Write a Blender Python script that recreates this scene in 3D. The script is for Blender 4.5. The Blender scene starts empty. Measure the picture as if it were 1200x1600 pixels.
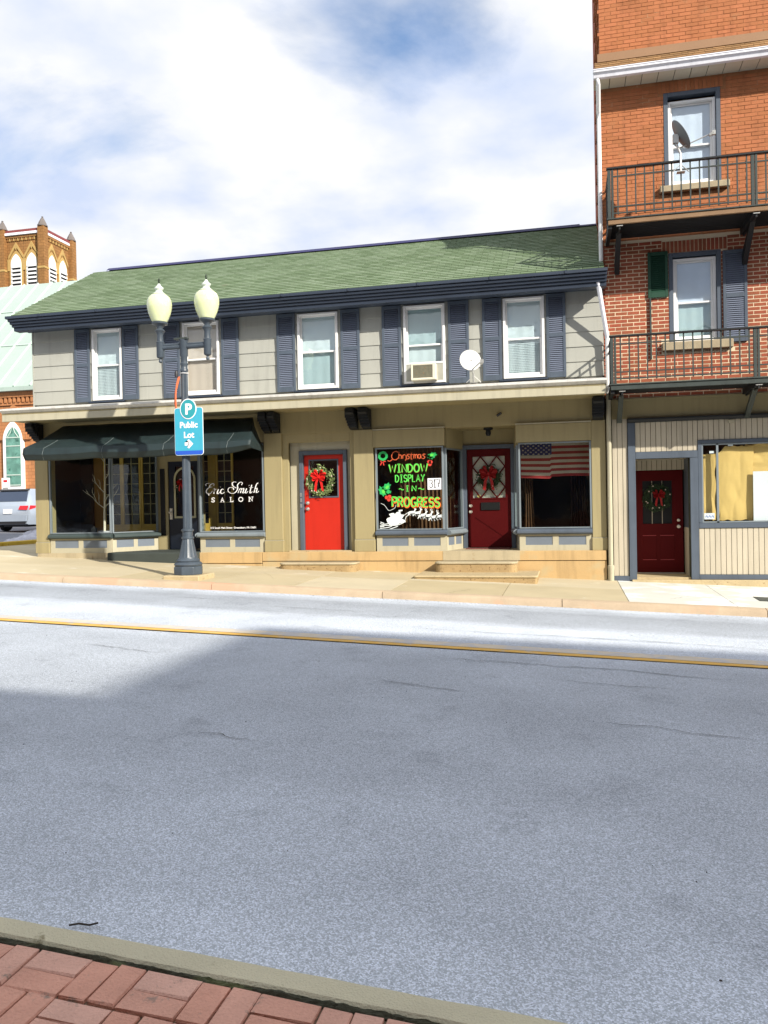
import bpy, bmesh, math, random
from mathutils import Vector, Matrix, noise
random.seed(7)
R = math.radians
S = bpy.context.scene
COL = S.collection

# ------------------------------------------------------------------ camera
def cam_axes(yaw, pitch, roll):
    cy, sy, cp, sp = math.cos(yaw), math.sin(yaw), math.cos(pitch), math.sin(pitch)
    f = Vector((-sy*cp, cy*cp, sp)); r = Vector((cy, sy, 0)); u = r.cross(f)
    c, s = math.cos(roll), math.sin(roll)
    return c*r + s*u, -s*r + c*u, f
rr, uu, ff = cam_axes(R(13.0), R(-.55), R(-1.08))
cd = bpy.data.cameras.new('camera'); cam = bpy.data.objects.new('camera', cd); COL.objects.link(cam)
cam.matrix_world = Matrix(((rr.x, uu.x, -ff.x, 0), (rr.y, uu.y, -ff.y, 0), (rr.z, uu.z, -ff.z, 1.6), (0, 0, 0, 1)))
cd.sensor_fit = 'VERTICAL'; cd.sensor_height = 32; cd.lens = 32*1250/1600
cd.clip_start = .05; cd.clip_end = 8000
S.camera = cam
CAM = Vector((0, 0, 1.6))

# ------------------------------------------------------------------ sky + sun
HOLE = (-.16, 1.20, 0)
SUN_H = (.80, -.60); SUN_EL = 29.0
W = bpy.data.worlds.new('World'); S.world = W; W.use_nodes = True
nt = W.node_tree; nt.nodes.clear()
def N(nt, t, **k):
    n = nt.nodes.new(t)
    for a, b in k.items():
        if a in n.inputs.keys() if isinstance(a, str) else False: n.inputs[a].default_value = b
        else: setattr(n, a, b)
    return n
sky = N(nt, 'ShaderNodeTexSky', sky_type='NISHITA', sun_disc=False, sun_elevation=R(SUN_EL),
        sun_rotation=math.atan2(SUN_H[0], SUN_H[1]), air_density=1.0, dust_density=.6, ozone_density=2.2)
tc = N(nt, 'ShaderNodeTexCoord')
sep = N(nt, 'ShaderNodeSeparateXYZ'); nt.links.new(tc.outputs['Generated'], sep.inputs[0])
zc = N(nt, 'ShaderNodeMath', operation='MAXIMUM'); nt.links.new(sep.outputs[2], zc.inputs[0]); zc.inputs[1].default_value = 0
zo = N(nt, 'ShaderNodeMath', operation='ADD'); nt.links.new(zc.outputs[0], zo.inputs[0]); zo.inputs[1].default_value = .16
dx = N(nt, 'ShaderNodeMath', operation='DIVIDE'); nt.links.new(sep.outputs[0], dx.inputs[0]); nt.links.new(zo.outputs[0], dx.inputs[1])
dy = N(nt, 'ShaderNodeMath', operation='DIVIDE'); nt.links.new(sep.outputs[1], dy.inputs[0]); nt.links.new(zo.outputs[0], dy.inputs[1])
cmb = N(nt, 'ShaderNodeCombineXYZ'); nt.links.new(dx.outputs[0], cmb.inputs[0]); nt.links.new(dy.outputs[0], cmb.inputs[1])
mp = N(nt, 'ShaderNodeMapping'); nt.links.new(cmb.outputs[0], mp.inputs[0]); mp.inputs['Location'].default_value = (3.1, 1.7, 0)
n1 = N(nt, 'ShaderNodeTexNoise'); nt.links.new(mp.outputs[0], n1.inputs['Vector'])
n1.inputs['Scale'].default_value = 1.15; n1.inputs['Detail'].default_value = 9; n1.inputs['Roughness'].default_value = .56; n1.inputs['Distortion'].default_value = .25
r1 = N(nt, 'ShaderNodeValToRGB'); nt.links.new(n1.outputs[0], r1.inputs[0])
r1.color_ramp.elements[0].position = .22; r1.color_ramp.elements[1].position = .43
r1.color_ramp.elements[0].color = (.12, .12, .12, 1)
n2 = N(nt, 'ShaderNodeTexNoise'); nt.links.new(mp.outputs[0], n2.inputs['Vector'])
n2.inputs['Scale'].default_value = 2.2; n2.inputs['Detail'].default_value = 8; n2.inputs['Roughness'].default_value = .5
r2 = N(nt, 'ShaderNodeValToRGB'); nt.links.new(n2.outputs[0], r2.inputs[0])
r2.color_ramp.elements[0].position = .36; r2.color_ramp.elements[1].position = .56
CLOUD = 4.8
r2.color_ramp.elements[0].color = (.64, .735, .95, 1); r2.color_ramp.elements[1].color = (.98, .985, 1, 1)
vm = N(nt, 'ShaderNodeVectorMath', operation='SCALE'); nt.links.new(r2.outputs[0], vm.inputs[0]); vm.inputs['Scale'].default_value = CLOUD
mx = N(nt, 'ShaderNodeMix', data_type='RGBA'); nt.links.new(r1.outputs[0], mx.inputs[0])
hs = N(nt, 'ShaderNodeHueSaturation'); hs.inputs['Saturation'].default_value = 1.7; hs.inputs['Value'].default_value = .80; nt.links.new(sky.outputs[0], hs.inputs['Color']); nt.links.new(hs.outputs[0], mx.inputs[6]); nt.links.new(vm.outputs[0], mx.inputs[7])
hd = N(nt, 'ShaderNodeVectorMath', operation='DISTANCE'); nt.links.new(cmb.outputs[0], hd.inputs[0]); hd.inputs[1].default_value = HOLE
hr = N(nt, 'ShaderNodeMapRange'); nt.links.new(hd.outputs['Value'], hr.inputs[0]); hr.inputs[1].default_value = .0; hr.inputs[2].default_value = .42; hr.inputs[3].default_value = .24; hr.inputs[4].default_value = -.07
ha = N(nt, 'ShaderNodeMath', operation='SUBTRACT'); nt.links.new(n1.outputs[0], ha.inputs[0]); nt.links.new(hr.outputs[0], ha.inputs[1]); nt.links.new(ha.outputs[0], r1.inputs[0])
bg = N(nt, 'ShaderNodeBackground'); nt.links.new(mx.outputs[2], bg.inputs[0]); bg.inputs[1].default_value = .10
wo = N(nt, 'ShaderNodeOutputWorld'); nt.links.new(bg.outputs[0], wo.inputs[0])
sl = bpy.data.lights.new('sun', 'SUN'); sl.energy = 3.35; sl.angle = R(.8); sl.color = (1, .93, .82)
so = bpy.data.objects.new('sun', sl); COL.objects.link(so)
ce = math.cos(R(SUN_EL))
so.rotation_euler = Vector((SUN_H[0]*ce, SUN_H[1]*ce, math.sin(R(SUN_EL)))).to_track_quat('Z', 'Y').to_euler()
so.location = (20, -15, 20)
S.view_settings.view_transform = 'Standard'; S.view_settings.look = 'None'; S.view_settings.gamma = 1
S.view_settings.use_curve_mapping = False; S.view_settings.exposure = 1.12
S.render.engine = 'CYCLES'
cy = S.cycles; cy.max_bounces = 7; cy.diffuse_bounces = 3; cy.glossy_bounces = 3; cy.transmission_bounces = 4; cy.transparent_max_bounces = 12
cy.caustics_reflective = False; cy.caustics_refractive = False; cy.use_denoising = True

# ------------------------------------------------------------------ materials
def mat(name, col, rough=.75, var=.10, sc=2.5, fine=45, bump=.0, metal=0, rnd=0, spec=.35, stain=None, hue=None, streak=0):
    """procedural: big noise + fine noise on a base colour, per-piece variation rnd, stain=(colour, scale, threshold)"""
    m = bpy.data.materials.new(name); m.use_nodes = True; t = m.node_tree; L = t.links.new
    b = t.nodes['Principled BSDF']; b.inputs['Roughness'].default_value = rough; b.inputs['Metallic'].default_value = metal
    b.inputs['Specular IOR Level'].default_value = spec
    g = N(t, 'ShaderNodeNewGeometry')
    a = N(t, 'ShaderNodeTexNoise'); L(g.outputs['Position'], a.inputs['Vector']); a.inputs['Scale'].default_value = sc; a.inputs['Detail'].default_value = 5
    f = N(t, 'ShaderNodeTexNoise'); L(g.outputs['Position'], f.inputs['Vector']); f.inputs['Scale'].default_value = fine; f.inputs['Detail'].default_value = 3
    s = N(t, 'ShaderNodeMath', operation='MULTIPLY_ADD'); L(a.outputs[0], s.inputs[0]); s.inputs[1].default_value = 4*var; s.inputs[2].default_value = 1-2*var
    s2 = N(t, 'ShaderNodeMath', operation='MULTIPLY_ADD'); L(f.outputs[0], s2.inputs[0]); s2.inputs[1].default_value = 2*var; L(s.outputs[0], s2.inputs[2])
    s3 = N(t, 'ShaderNodeMath', operation='SUBTRACT'); L(s2.outputs[0], s3.inputs[0]); s3.inputs[1].default_value = var
    last = s3
    if streak:
        sm = N(t, 'ShaderNodeMapping'); sm.inputs['Scale'].default_value = (7, 7, .55); L(g.outputs['Position'], sm.inputs[0])
        sx = N(t, 'ShaderNodeTexNoise'); L(sm.outputs[0], sx.inputs['Vector']); sx.inputs['Scale'].default_value = 1; sx.inputs['Detail'].default_value = 6; sx.inputs['Roughness'].default_value = .6
        sq = N(t, 'ShaderNodeMapRange'); L(sx.outputs[0], sq.inputs[0]); sq.inputs[1].default_value = .50; sq.inputs[2].default_value = .72; sq.inputs[3].default_value = 1; sq.inputs[4].default_value = 1-streak
        sw_ = N(t, 'ShaderNodeMath', operation='MULTIPLY'); L(s3.outputs[0], sw_.inputs[0]); L(sq.outputs[0], sw_.inputs[1]); last = sw_
    if rnd:
        oi = N(t, 'ShaderNodeObjectInfo')
        ad = N(t, 'ShaderNodeMath', operation='ADD'); L(oi.outputs['Random'], ad.inputs[0]); L(g.outputs['Random Per Island'], ad.inputs[1])
        fr = N(t, 'ShaderNodeMath', operation='FRACT'); L(ad.outputs[0], fr.inputs[0])
        q = N(t, 'ShaderNodeMath', operation='MULTIPLY_ADD'); L(fr.outputs[0], q.inputs[0]); q.inputs[1].default_value = 2*rnd; q.inputs[2].default_value = 1-rnd
        p = N(t, 'ShaderNodeMath', operation='MULTIPLY'); L(q.outputs[0], p.inputs[0]); L(last.outputs[0], p.inputs[1]); last = p
    if hue and rnd:
        hm = N(t, 'ShaderNodeMix', data_type='RGBA'); L(fr.outputs[0], hm.inputs[0]); hm.inputs[6].default_value = (*col, 1); hm.inputs[7].default_value = (*hue, 1)
        src = hm.outputs[2]
    else:
        cn = N(t, 'ShaderNodeRGB'); cn.outputs[0].default_value = (*col, 1); src = cn.outputs[0]
    v = N(t, 'ShaderNodeVectorMath', operation='SCALE'); L(src, v.inputs[0]); L(last.outputs[0], v.inputs['Scale'])
    out = v.outputs[0]
    if stain:
        sn = N(t, 'ShaderNodeTexNoise'); L(g.outputs['Position'], sn.inputs['Vector']); sn.inputs['Scale'].default_value = stain[1]; sn.inputs['Detail'].default_value = 8; sn.inputs['Roughness'].default_value = .62
        rp = N(t, 'ShaderNodeValToRGB'); L(sn.outputs[0], rp.inputs[0]); rp.color_ramp.elements[0].position = stain[2]; rp.color_ramp.elements[1].position = stain[2] + .09
        k = N(t, 'ShaderNodeMix', data_type='RGBA'); L(rp.outputs[0], k.inputs[0]); L(out, k.inputs[6]); k.inputs[7].default_value = (*stain[0], 1); out = k.outputs[2]
    L(out, b.inputs['Base Color'])
    if bump:
        bn = N(t, 'ShaderNodeBump'); bn.inputs['Strength'].default_value = bump; bn.inputs['Distance'].default_value = .01
        L(f.outputs[0], bn.inputs['Height']); L(bn.outputs[0], b.inputs['Normal'])
    return m

def glass(name, tint=(.9, .95, .95), wob=.02, base=.0, ior=1.5, rough=.0):
    m = bpy.data.materials.new(name); m.use_nodes = True; t = m.node_tree; L = t.links.new; t.nodes.clear()
    tr = N(t, 'ShaderNodeBsdfTransparent'); tr.inputs[0].default_value = (*tint, 1)
    gl = N(t, 'ShaderNodeBsdfGlossy'); gl.inputs['Roughness'].default_value = rough
    lw = N(t, 'ShaderNodeLayerWeight'); lw.inputs[0].default_value = .5
    pw5 = N(t, 'ShaderNodeMath', operation='POWER'); L(lw.outputs['Facing'], pw5.inputs[0]); pw5.inputs[1].default_value = 5
    fr = N(t, 'ShaderNodeMath', operation='MULTIPLY_ADD'); L(pw5.outputs[0], fr.inputs[0]); fr.inputs[1].default_value = .65; fr.inputs[2].default_value = .035
    g = N(t, 'ShaderNodeNewGeometry'); no = N(t, 'ShaderNodeTexNoise'); no.inputs['Scale'].default_value = 1.7
    L(g.outputs['Position'], no.inputs['Vector'])
    bn = N(t, 'ShaderNodeBump'); bn.inputs['Strength'].default_value = 1; bn.inputs['Distance'].default_value = wob; L(no.outputs[0], bn.inputs['Height'])
    L(bn.outputs[0], gl.inputs['Normal'])
    ad = N(t, 'ShaderNodeMath', operation='ADD'); L(fr.outputs[0], ad.inputs[0]); ad.inputs[1].default_value = base; ad.use_clamp = True
    mi = N(t, 'ShaderNodeMixShader'); L(ad.outputs[0], mi.inputs[0]); L(tr.outputs[0], mi.inputs[1]); L(gl.outputs[0], mi.inputs[2])
    o = N(t, 'ShaderNodeOutputMaterial'); L(mi.outputs[0], o.inputs[0])
    return m

siding = mat('siding_paint', (.37, .375, .335), .6, .05, 1.2, 60, .05, rnd=.03, stain=((.40, .38, .32), 2.2, .66), streak=0.16)
tan = mat('tan_paint', (.33, .28, .15), .6, .05, 1.0, 60, .06, streak=0.16)
tan_lt = mat('cream_trim_paint', (.44, .41, .30), .6, .06, 2, 60, .04, streak=0.18)
ledge_m = mat('ledge_metal', (.62, .61, .57), .5, .10, 3, 30, .05, stain=((.50, .33, .16), 1.3, .70), streak=0.25)
navy = mat('navy_paint', (.033, .045, .068), .5, .10, 2, 60, .05, rnd=.05)
slate = mat('slate_blue_paint', (.085, .107, .14), .5, .07, 3, 60, .04, streak=0.20)
slate_lt = mat('pale_slate_paint', (.19, .225, .25), .5, .08, 2, 60, .04, streak=0.20)
panel_m = mat('bulkhead_panel_paint', (.155, .185, .225), .55, .06, 4)
shut_m = mat('shutter_paint', (.075, .097, .130), .55, .08, 4, 70, .04, rnd=.05, stain=((.30, .24, .22), 5, .73), streak=0.20)
slat_m = mat('shutter_slat_paint', (.145, .17, .23), .55, .08, 4, 70, .04, stain=((.35, .25, .2), 5, .71))
green_sh = mat('green_shutter_paint', (.012, .055, .032), .55, .10, 4)
white = mat('white_vinyl', (.80, .80, .79), .4, .03, 4, 60)
blind_w = mat('white_blind', (.66, .72, .74), .7, .03, 2)
blind_p = mat('pinkish_blind', (.62, .50, .42), .7, .03, 2)
blind_g = mat('grey_green_blind', (.42, .52, .54), .7, .05, 2)
curt_w = mat('white_curtain', (.66, .70, .82), .8, .06, 4)
shingle = mat('green_shingle', (.165, .235, .130), .9, .09, 1.4, 120, .35, rnd=.20, hue=(.17, .22, .145), stain=((.20, .20, .12), .9, .66))
ridge_m = mat('ridge_flashing', (.03, .03, .10), .6, .1)
found_m = mat('painted_foundation', (.50, .345, .165), .75, .08, 2, 40, .2, stain=((.46, .36, .20), 1.3, .54), streak=0.25)
step_m = mat('concrete_step', (.43, .365, .24), .85, .09, 3, 60, .4, stain=((.30, .20, .10), 7, .62), streak=0.20)
dstep_m = mat('dark_painted_step', (.045, .055, .05), .8, .1, 4, 60, .2)
walk_m = mat('sidewalk_concrete', (.50, .42, .26), .9, .08, 1.2, 90, .3, rnd=.08, hue=(.49, .43, .30), stain=((.64, .60, .49), .8, .60))
walk_w = mat('salted_concrete', (.60, .60, .54), .9, .06, 2.2, 90, .3, rnd=.04, stain=((.76, .76, .74), 1.1, .48))
kerb_m = mat('worn_kerbstone', (.46, .36, .25), .9, .12, 3, 60, .5, rnd=.06, stain=((.52, .33, .22), 1.1, .55))
nkerb_m = mat('near_kerb_concrete', (.58, .54, .38), .92, .10, 3, 130, .6, stain=((.20, .17, .09), 9, .64))
moss_m = mat('joint_dirt', (.045, .045, .028), 1, .3, 8, 60, .7, stain=((.10, .11, .05), 6, .55))
sand_m = mat('joint_sand', (.22, .165, .11), 1, .25, 8, 80, .7, stain=((.07, .06, .04), 5, .55))
paver = mat('brick_paver', (.66, .335, .24), .85, .13, 6, 90, .6, rnd=.09, hue=(.60, .36, .28), stain=((.26, .20, .16), 16, .62))
yel = mat('yellow_kerb_paint', (.62, .42, .04), .7, .12, 4, 40, .2, stain=((.2, .15, .06), 4, .62))
brick_m = mat('red_brick', (.37, .115, .055), .85, .12, 3, 90, .4, rnd=.22, hue=(.27, .065, .035), stain=((.15, .05, .035), 3.2, .64), streak=0.25)
brick_o = mat('orange_brick', (.42, .155, .06), .85, .10, 2, 90, .4, rnd=.13, hue=(.39, .14, .06), stain=((.36, .17, .08), 1.4, .62), streak=0.22)
mortar_l = mat('pale_mortar', (.72, .60, .42), .95, .08, 3)
mortar_o = mat('orange_mortar', (.34, .155, .07), .95, .22, 2.5, 30, stain=((.62, .45, .27), 2.3, .58), streak=0.20)
stone = mat('sill_stone', (.36, .30, .20), .85, .14, 6, 60, .4)
brown_sh = mat('brown_shingle', (.26, .15, .065), .9, .10, 3, 60, .3, rnd=.25)
brown_fl = mat('brown_flashing', (.28, .165, .09), .6, .05)
gutter_m = mat('white_gutter', (.78, .79, .84), .35, .04, 3, streak=0.15)
soffit_m = mat('cream_soffit', (.62, .60, .48), .6, .05)
iron = mat('painted_iron', (.045, .056, .052), .5, .14, 6, 50, .1, streak=0.30)
iron_d = mat('black_iron', (.012, .014, .016), .55, .2, 6)
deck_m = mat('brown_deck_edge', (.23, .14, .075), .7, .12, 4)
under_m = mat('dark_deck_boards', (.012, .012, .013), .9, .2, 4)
awn = mat('awning_canvas', (.011, .024, .026), .62, .12, 4, 200, .15, spec=.5, streak=0.30)
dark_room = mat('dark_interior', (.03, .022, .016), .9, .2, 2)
floor_in = mat('interior_floor', (.10, .07, .04), .6, .1, 2)
wood_y = mat('varnished_yellow_wood', (.62, .42, .09), .5, .12, 3)
wood_b = mat('brown_wood_panel', (.26, .14, .035), .6, .15, 3)
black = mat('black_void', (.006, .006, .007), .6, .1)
red_door = mat('bright_red_door_paint', (.50, .022, .010), .42, .04, 2, 60, .03, streak=0.12)
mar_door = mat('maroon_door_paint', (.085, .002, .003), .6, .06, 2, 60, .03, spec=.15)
dk_door = mat('dark_navy_door_paint', (.012, .016, .028), .4, .08)
steel = mat('brushed_steel', (.62, .62, .60), .3, .05, 5, metal=.8)
pearl = mat('cream_knob', (.75, .70, .60), .3, .04)
g_up = glass('upper_window_glass', (.95, .985, .99), .010, .03)
g_shop = glass('shop_window_glass', (.95, .975, .965), .006, .0)
g_door = glass('door_glass', (.93, .95, .94), .01, .03)
lamp_p = mat('lamp_post_paint', (.055, .072, .092), .4, .14, 8, 50, .1, spec=.5)
globe_m = mat('frosted_acrylic_globe', (.70, .76, .46), .22, .03, 3, spec=.6)
gb = globe_m.node_tree.nodes['Principled BSDF']; gb.inputs['Subsurface Weight'].default_value = .6; gb.inputs['Subsurface Radius'].default_value = (.2, .2, .1); gb.inputs['Coat Weight'].default_value = .4
cap_m = mat('clear_acrylic_cap', (.62, .68, .60), .15, .05, spec=.7)
sign_b = mat('cyan_sign_face', (.055, .37, .50), .4, .05, 3); sign_d = mat('blue_sign_strip', (.03, .10, .50), .4, .04)
sign_t = mat('teal_sign_disc', (.035, .30, .34), .4, .05)
pw = mat('white_print', (.85, .85, .85), .5, .02)
cord_m = mat('orange_cord', (.75, .17, .07), .5, .1, 20)
dish_w = mat('white_dish', (.60, .60, .58), .45, .03); dish_g = mat('grey_dish', (.17, .18, .19), .5, .1, 5)
galv = mat('galvanised_steel', (.42, .42, .40), .4, .1, 8, metal=.5)
ac_m = mat('aged_white_plastic', (.66, .62, .50), .55, .08, 8); ac_g = mat('rusty_grille', (.22, .21, .15), .7, .2, 14, stain=((.42, .20, .06), 22, .60))
accord = mat('accordion_panel', (.50, .50, .44), .7, .08, 8)
kraft = mat('kraft_paper', (.74, .50, .18), .75, .04, 3, 30, .1)
paperw = mat('white_paper', (.80, .82, .88), .7, .03)
ink = mat('black_ink', (.02, .02, .02), .7, .05)
gr_p = mat('green_window_paint', (.10, .62, .08), .6, .08, 10); gr_h = mat('holly_green_paint', (.02, .40, .10), .6, .15, 20)
or_p = mat('orange_window_paint', (.75, .15, .02), .6, .1, 10); rd_p = mat('red_window_paint', (.62, .05, .03), .6, .1, 10)
wh_p = mat('snow_white_window_paint', (.78, .84, .84), .7, .04, 10)
fl_r = mat('flag_red', (.24, .02, .02), .8, .08, 5); fl_w = mat('flag_white', (.38, .33, .26), .8, .08, 5); fl_b = mat('flag_blue', (.02, .03, .11), .8, .08, 5)
drape = mat('brown_drape', (.085, .040, .015), .8, .35, 9, stain=((.20, .12, .05), 16, .60))
bark = mat('birch_bark', (.62, .58, .48), .8, .10, 12, stain=((.1, .08, .06), 22, .68))
wr_g = mat('wreath_green', (.022, .045, .016), .7, .25, 20, rnd=.4); wr_l = mat('pale_wreath_green', (.18, .25, .09), .7, .2, 20, rnd=.45); ribbon_shade = mat('shaded_red_ribbon', (.33, .010, .010), .6, .1, 10); ribbon = mat('red_ribbon', (.62, .015, .012), .5, .08, 10)  # second ribbon is darkened to put the recess shade into two bows' colour
ber = mat('pale_berry', (.75, .60, .55), .4, .1)
slv = mat('silver_car_paint', (.42, .48, .56), .25, .04, 2, metal=.4, spec=.6); carg = mat('dark_car_glass', (.03, .045, .08), .06, .05, spec=.9)
tail = mat('red_tail_light', (.60, .02, .03), .2, .05); tyre = mat('tyre_rubber', (.02, .02, .02), .8, .1); plast = mat('black_plastic', (.03, .03, .035), .5, .1)
ch_brick = mat('church_orange_brick', (.42, .185, .075), .85, .08, .8, streak=0.20)
tw_brick = mat('tower_brown_brick', (.27, .135, .045), .85, .10, .8, 6, streak=0.25)
tw_st = mat('tower_sandstone', (.42, .28, .10), .8, .08, 1); pin_m = mat('pinnacle_slate', (.15, .13, .12), .6, .1, 2)
ch_roof = mat('pale_green_metal_roof', (.36, .45, .40), .45, .05, .4, streak=0.10); seam_m = mat('roof_seam', (.46, .56, .50), .4, .04)
stained = mat('stained_glass', (.12, .27, .22), .25, .35, 1.6, 5, stain=((.04, .12, .09), 2.5, .55))
snow = mat('dirty_snow', (.52, .52, .58), .8, .25, 2.2, 30, .4, stain=((.10, .09, .07), 1.6, .56))
ycond = mat('yellow_line_paint', (.66, .40, .10), .8, .10, 5, 60, stain=((.48, .42, .33), 6, .58))
yfaint = mat('worn_yellow_line_paint', (.60, .53, .42), .8, .08, 5, 60, stain=((.50, .49, .48), 4, .47))
bld_b = mat('street_brick', (.20, .09, .06), .9, .1, 1); bld_g = mat('street_limestone', (.24, .20, .16), .9, .08, 1)
twig_m = mat('dark_twig', (.05, .04, .03), .9, .2)

def brick_tex(m, sx, sz, mort, amount=.8, ms=.08):
    """brick courses too small to pick apart at this distance, on vertical walls (x+y, z)"""
    t = m.node_tree; L = t.links.new; b = t.nodes['Principled BSDF']; src = b.inputs['Base Color'].links[0].from_socket
    g = N(t, 'ShaderNodeNewGeometry'); s = N(t, 'ShaderNodeSeparateXYZ'); L(g.outputs['Position'], s.inputs[0])
    a = N(t, 'ShaderNodeMath', operation='ADD'); L(s.outputs[0], a.inputs[0]); L(s.outputs[1], a.inputs[1])
    c = N(t, 'ShaderNodeCombineXYZ'); L(a.outputs[0], c.inputs[0]); L(s.outputs[2], c.inputs[1])
    bt = N(t, 'ShaderNodeTexBrick'); L(c.outputs[0], bt.inputs['Vector']); bt.inputs['Scale'].default_value = 1
    bt.inputs['Brick Width'].default_value = sx; bt.inputs['Row Height'].default_value = sz; bt.inputs['Mortar Size'].default_value = sz*ms
    bt.inputs['Color1'].default_value = (.85, .85, .85, 1); bt.inputs['Color2'].default_value = (1.15, 1.12, 1.1, 1); bt.inputs['Mortar'].default_value = (*mort, 1)
    k = N(t, 'ShaderNodeMix', data_type='RGBA'); k.blend_type = 'MULTIPLY'; k.inputs[0].default_value = amount
    L(src, k.inputs[6]); L(bt.outputs[0], k.inputs[7]); L(k.outputs[2], b.inputs['Base Color'])
brick_tex(ch_brick, .45, .22, (.62, .60, .58)); brick_tex(tw_brick, .5, .26, (.6, .55, .5)); brick_tex(bld_b, .23, .075, (1.3, 1.3, 1.2))

# asphalt: stones in binder close by, salt-bleached wheel tracks that run along the street
road_m = bpy.data.materials.new('worn_asphalt'); road_m.use_nodes = True
t = road_m.node_tree; L = t.links.new; b = t.nodes['Principled BSDF']; b.inputs['Roughness'].default_value = .82; b.inputs['Specular IOR Level'].default_value = .3
g = N(t, 'ShaderNodeNewGeometry'); s = N(t, 'ShaderNodeSeparateXYZ'); L(g.outputs['Position'], s.inputs[0])
vo = N(t, 'ShaderNodeTexVoronoi'); vo.inputs['Scale'].default_value = 165; L(g.outputs['Position'], vo.inputs['Vector'])
vs = N(t, 'ShaderNodeSeparateColor'); L(vo.outputs['Color'], vs.inputs[0])
sr = N(t, 'ShaderNodeValToRGB'); L(vs.outputs[0], sr.inputs[0])
e = sr.color_ramp.elements; e[0].position = .18; e[0].color = (.34, .37, .385, 1); e[1].position = .97; e[1].color = (.68, .72, .77, 1)
q = e.new(.55); q.color = (.47, .505, .53, 1)
big = N(t, 'ShaderNodeTexNoise'); big.inputs['Scale'].default_value = .9; big.inputs['Detail'].default_value = 7; L(g.outputs['Position'], big.inputs['Vector'])
mpp = N(t, 'ShaderNodeMapping'); mpp.inputs['Scale'].default_value = (.05, .9, .2); L(g.outputs['Position'], mpp.inputs[0])
stre = N(t, 'ShaderNodeTexNoise'); stre.inputs['Scale'].default_value = 2.2; stre.inputs['Detail'].default_value = 5; L(mpp.outputs[0], stre.inputs['Vector'])
# wheel-track wear across the street
ty = N(t, 'ShaderNodeMath', operation='MULTIPLY_ADD'); L(stre.outputs[0], ty.inputs[0]); ty.inputs[1].default_value = .7; L(s.outputs[1], ty.inputs[2])
tn = N(t, 'ShaderNodeMapRange'); L(ty.outputs[0], tn.inputs[0]); tn.inputs[1].default_value = 0; tn.inputs[2].default_value = 14
wr = N(t, 'ShaderNodeValToRGB'); L(tn.outputs[0], wr.inputs[0]); wr.color_ramp.interpolation = 'EASE'
e = wr.color_ramp.elements; e[0].position = 0; e[0].color = (1.0,)*3 + (1,); e[1].position = 1; e[1].color = (1.0,)*3 + (1,)
for p_, v_ in ((2.9, 1.12), (3.9, 1.0), (5.2, .86), (7.0, .80), (8.6, .86), (9.4, 1.0), (10.2, 1.15), (11.0, 1.15), (11.5, .80), (12.7, .72), (13.3, 1.1)):
    q = e.new(p_/14); q.color = (v_, v_, v_*1.02, 1)
v1 = N(t, 'ShaderNodeMix', data_type='RGBA'); v1.blend_type = 'MULTIPLY'; v1.inputs[0].default_value = 1; L(sr.outputs[0], v1.inputs[6]); L(wr.outputs[0], v1.inputs[7])
bs = N(t, 'ShaderNodeMath', operation='MULTIPLY_ADD'); L(big.outputs[0], bs.inputs[0]); bs.inputs[1].default_value = .5; bs.inputs[2].default_value = .75
v2 = N(t, 'ShaderNodeVectorMath', operation='SCALE'); L(v1.outputs[2], v2.inputs[0]); L(bs.outputs[0], v2.inputs['Scale'])
oil = N(t, 'ShaderNodeTexNoise'); oil.inputs['Scale'].default_value = 1.6; oil.inputs['Detail'].default_value = 9; oil.inputs['Roughness'].default_value = .68; L(g.outputs['Position'], oil.inputs['Vector'])
om = N(t, 'ShaderNodeMapRange'); L(oil.outputs[0], om.inputs[0]); om.inputs[1].default_value = .56; om.inputs[2].default_value = .70; om.inputs[3].default_value = 1; om.inputs[4].default_value = .80
v25 = N(t, 'ShaderNodeVectorMath', operation='SCALE'); L(v2.outputs[0], v25.inputs[0]); L(om.outputs[0], v25.inputs['Scale']); v2 = v25
v3 = N(t, 'ShaderNodeVectorMath', operation='MULTIPLY'); L(v2.outputs[0], v3.inputs[0]); v3.inputs[1].default_value = (.98, 1.0, 1.04)
L(v3.outputs[0], b.inputs['Base Color'])
bn = N(t, 'ShaderNodeBump'); bn.inputs['Strength'].default_value = .55; bn.inputs['Distance'].default_value = .004; L(vo.outputs['Distance'], bn.inputs['Height']); L(bn.outputs[0], b.inputs['Normal'])
lot_m = mat('side_street_asphalt', (.20, .21, .24), .85, .08, 1, 60, .3)

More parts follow.
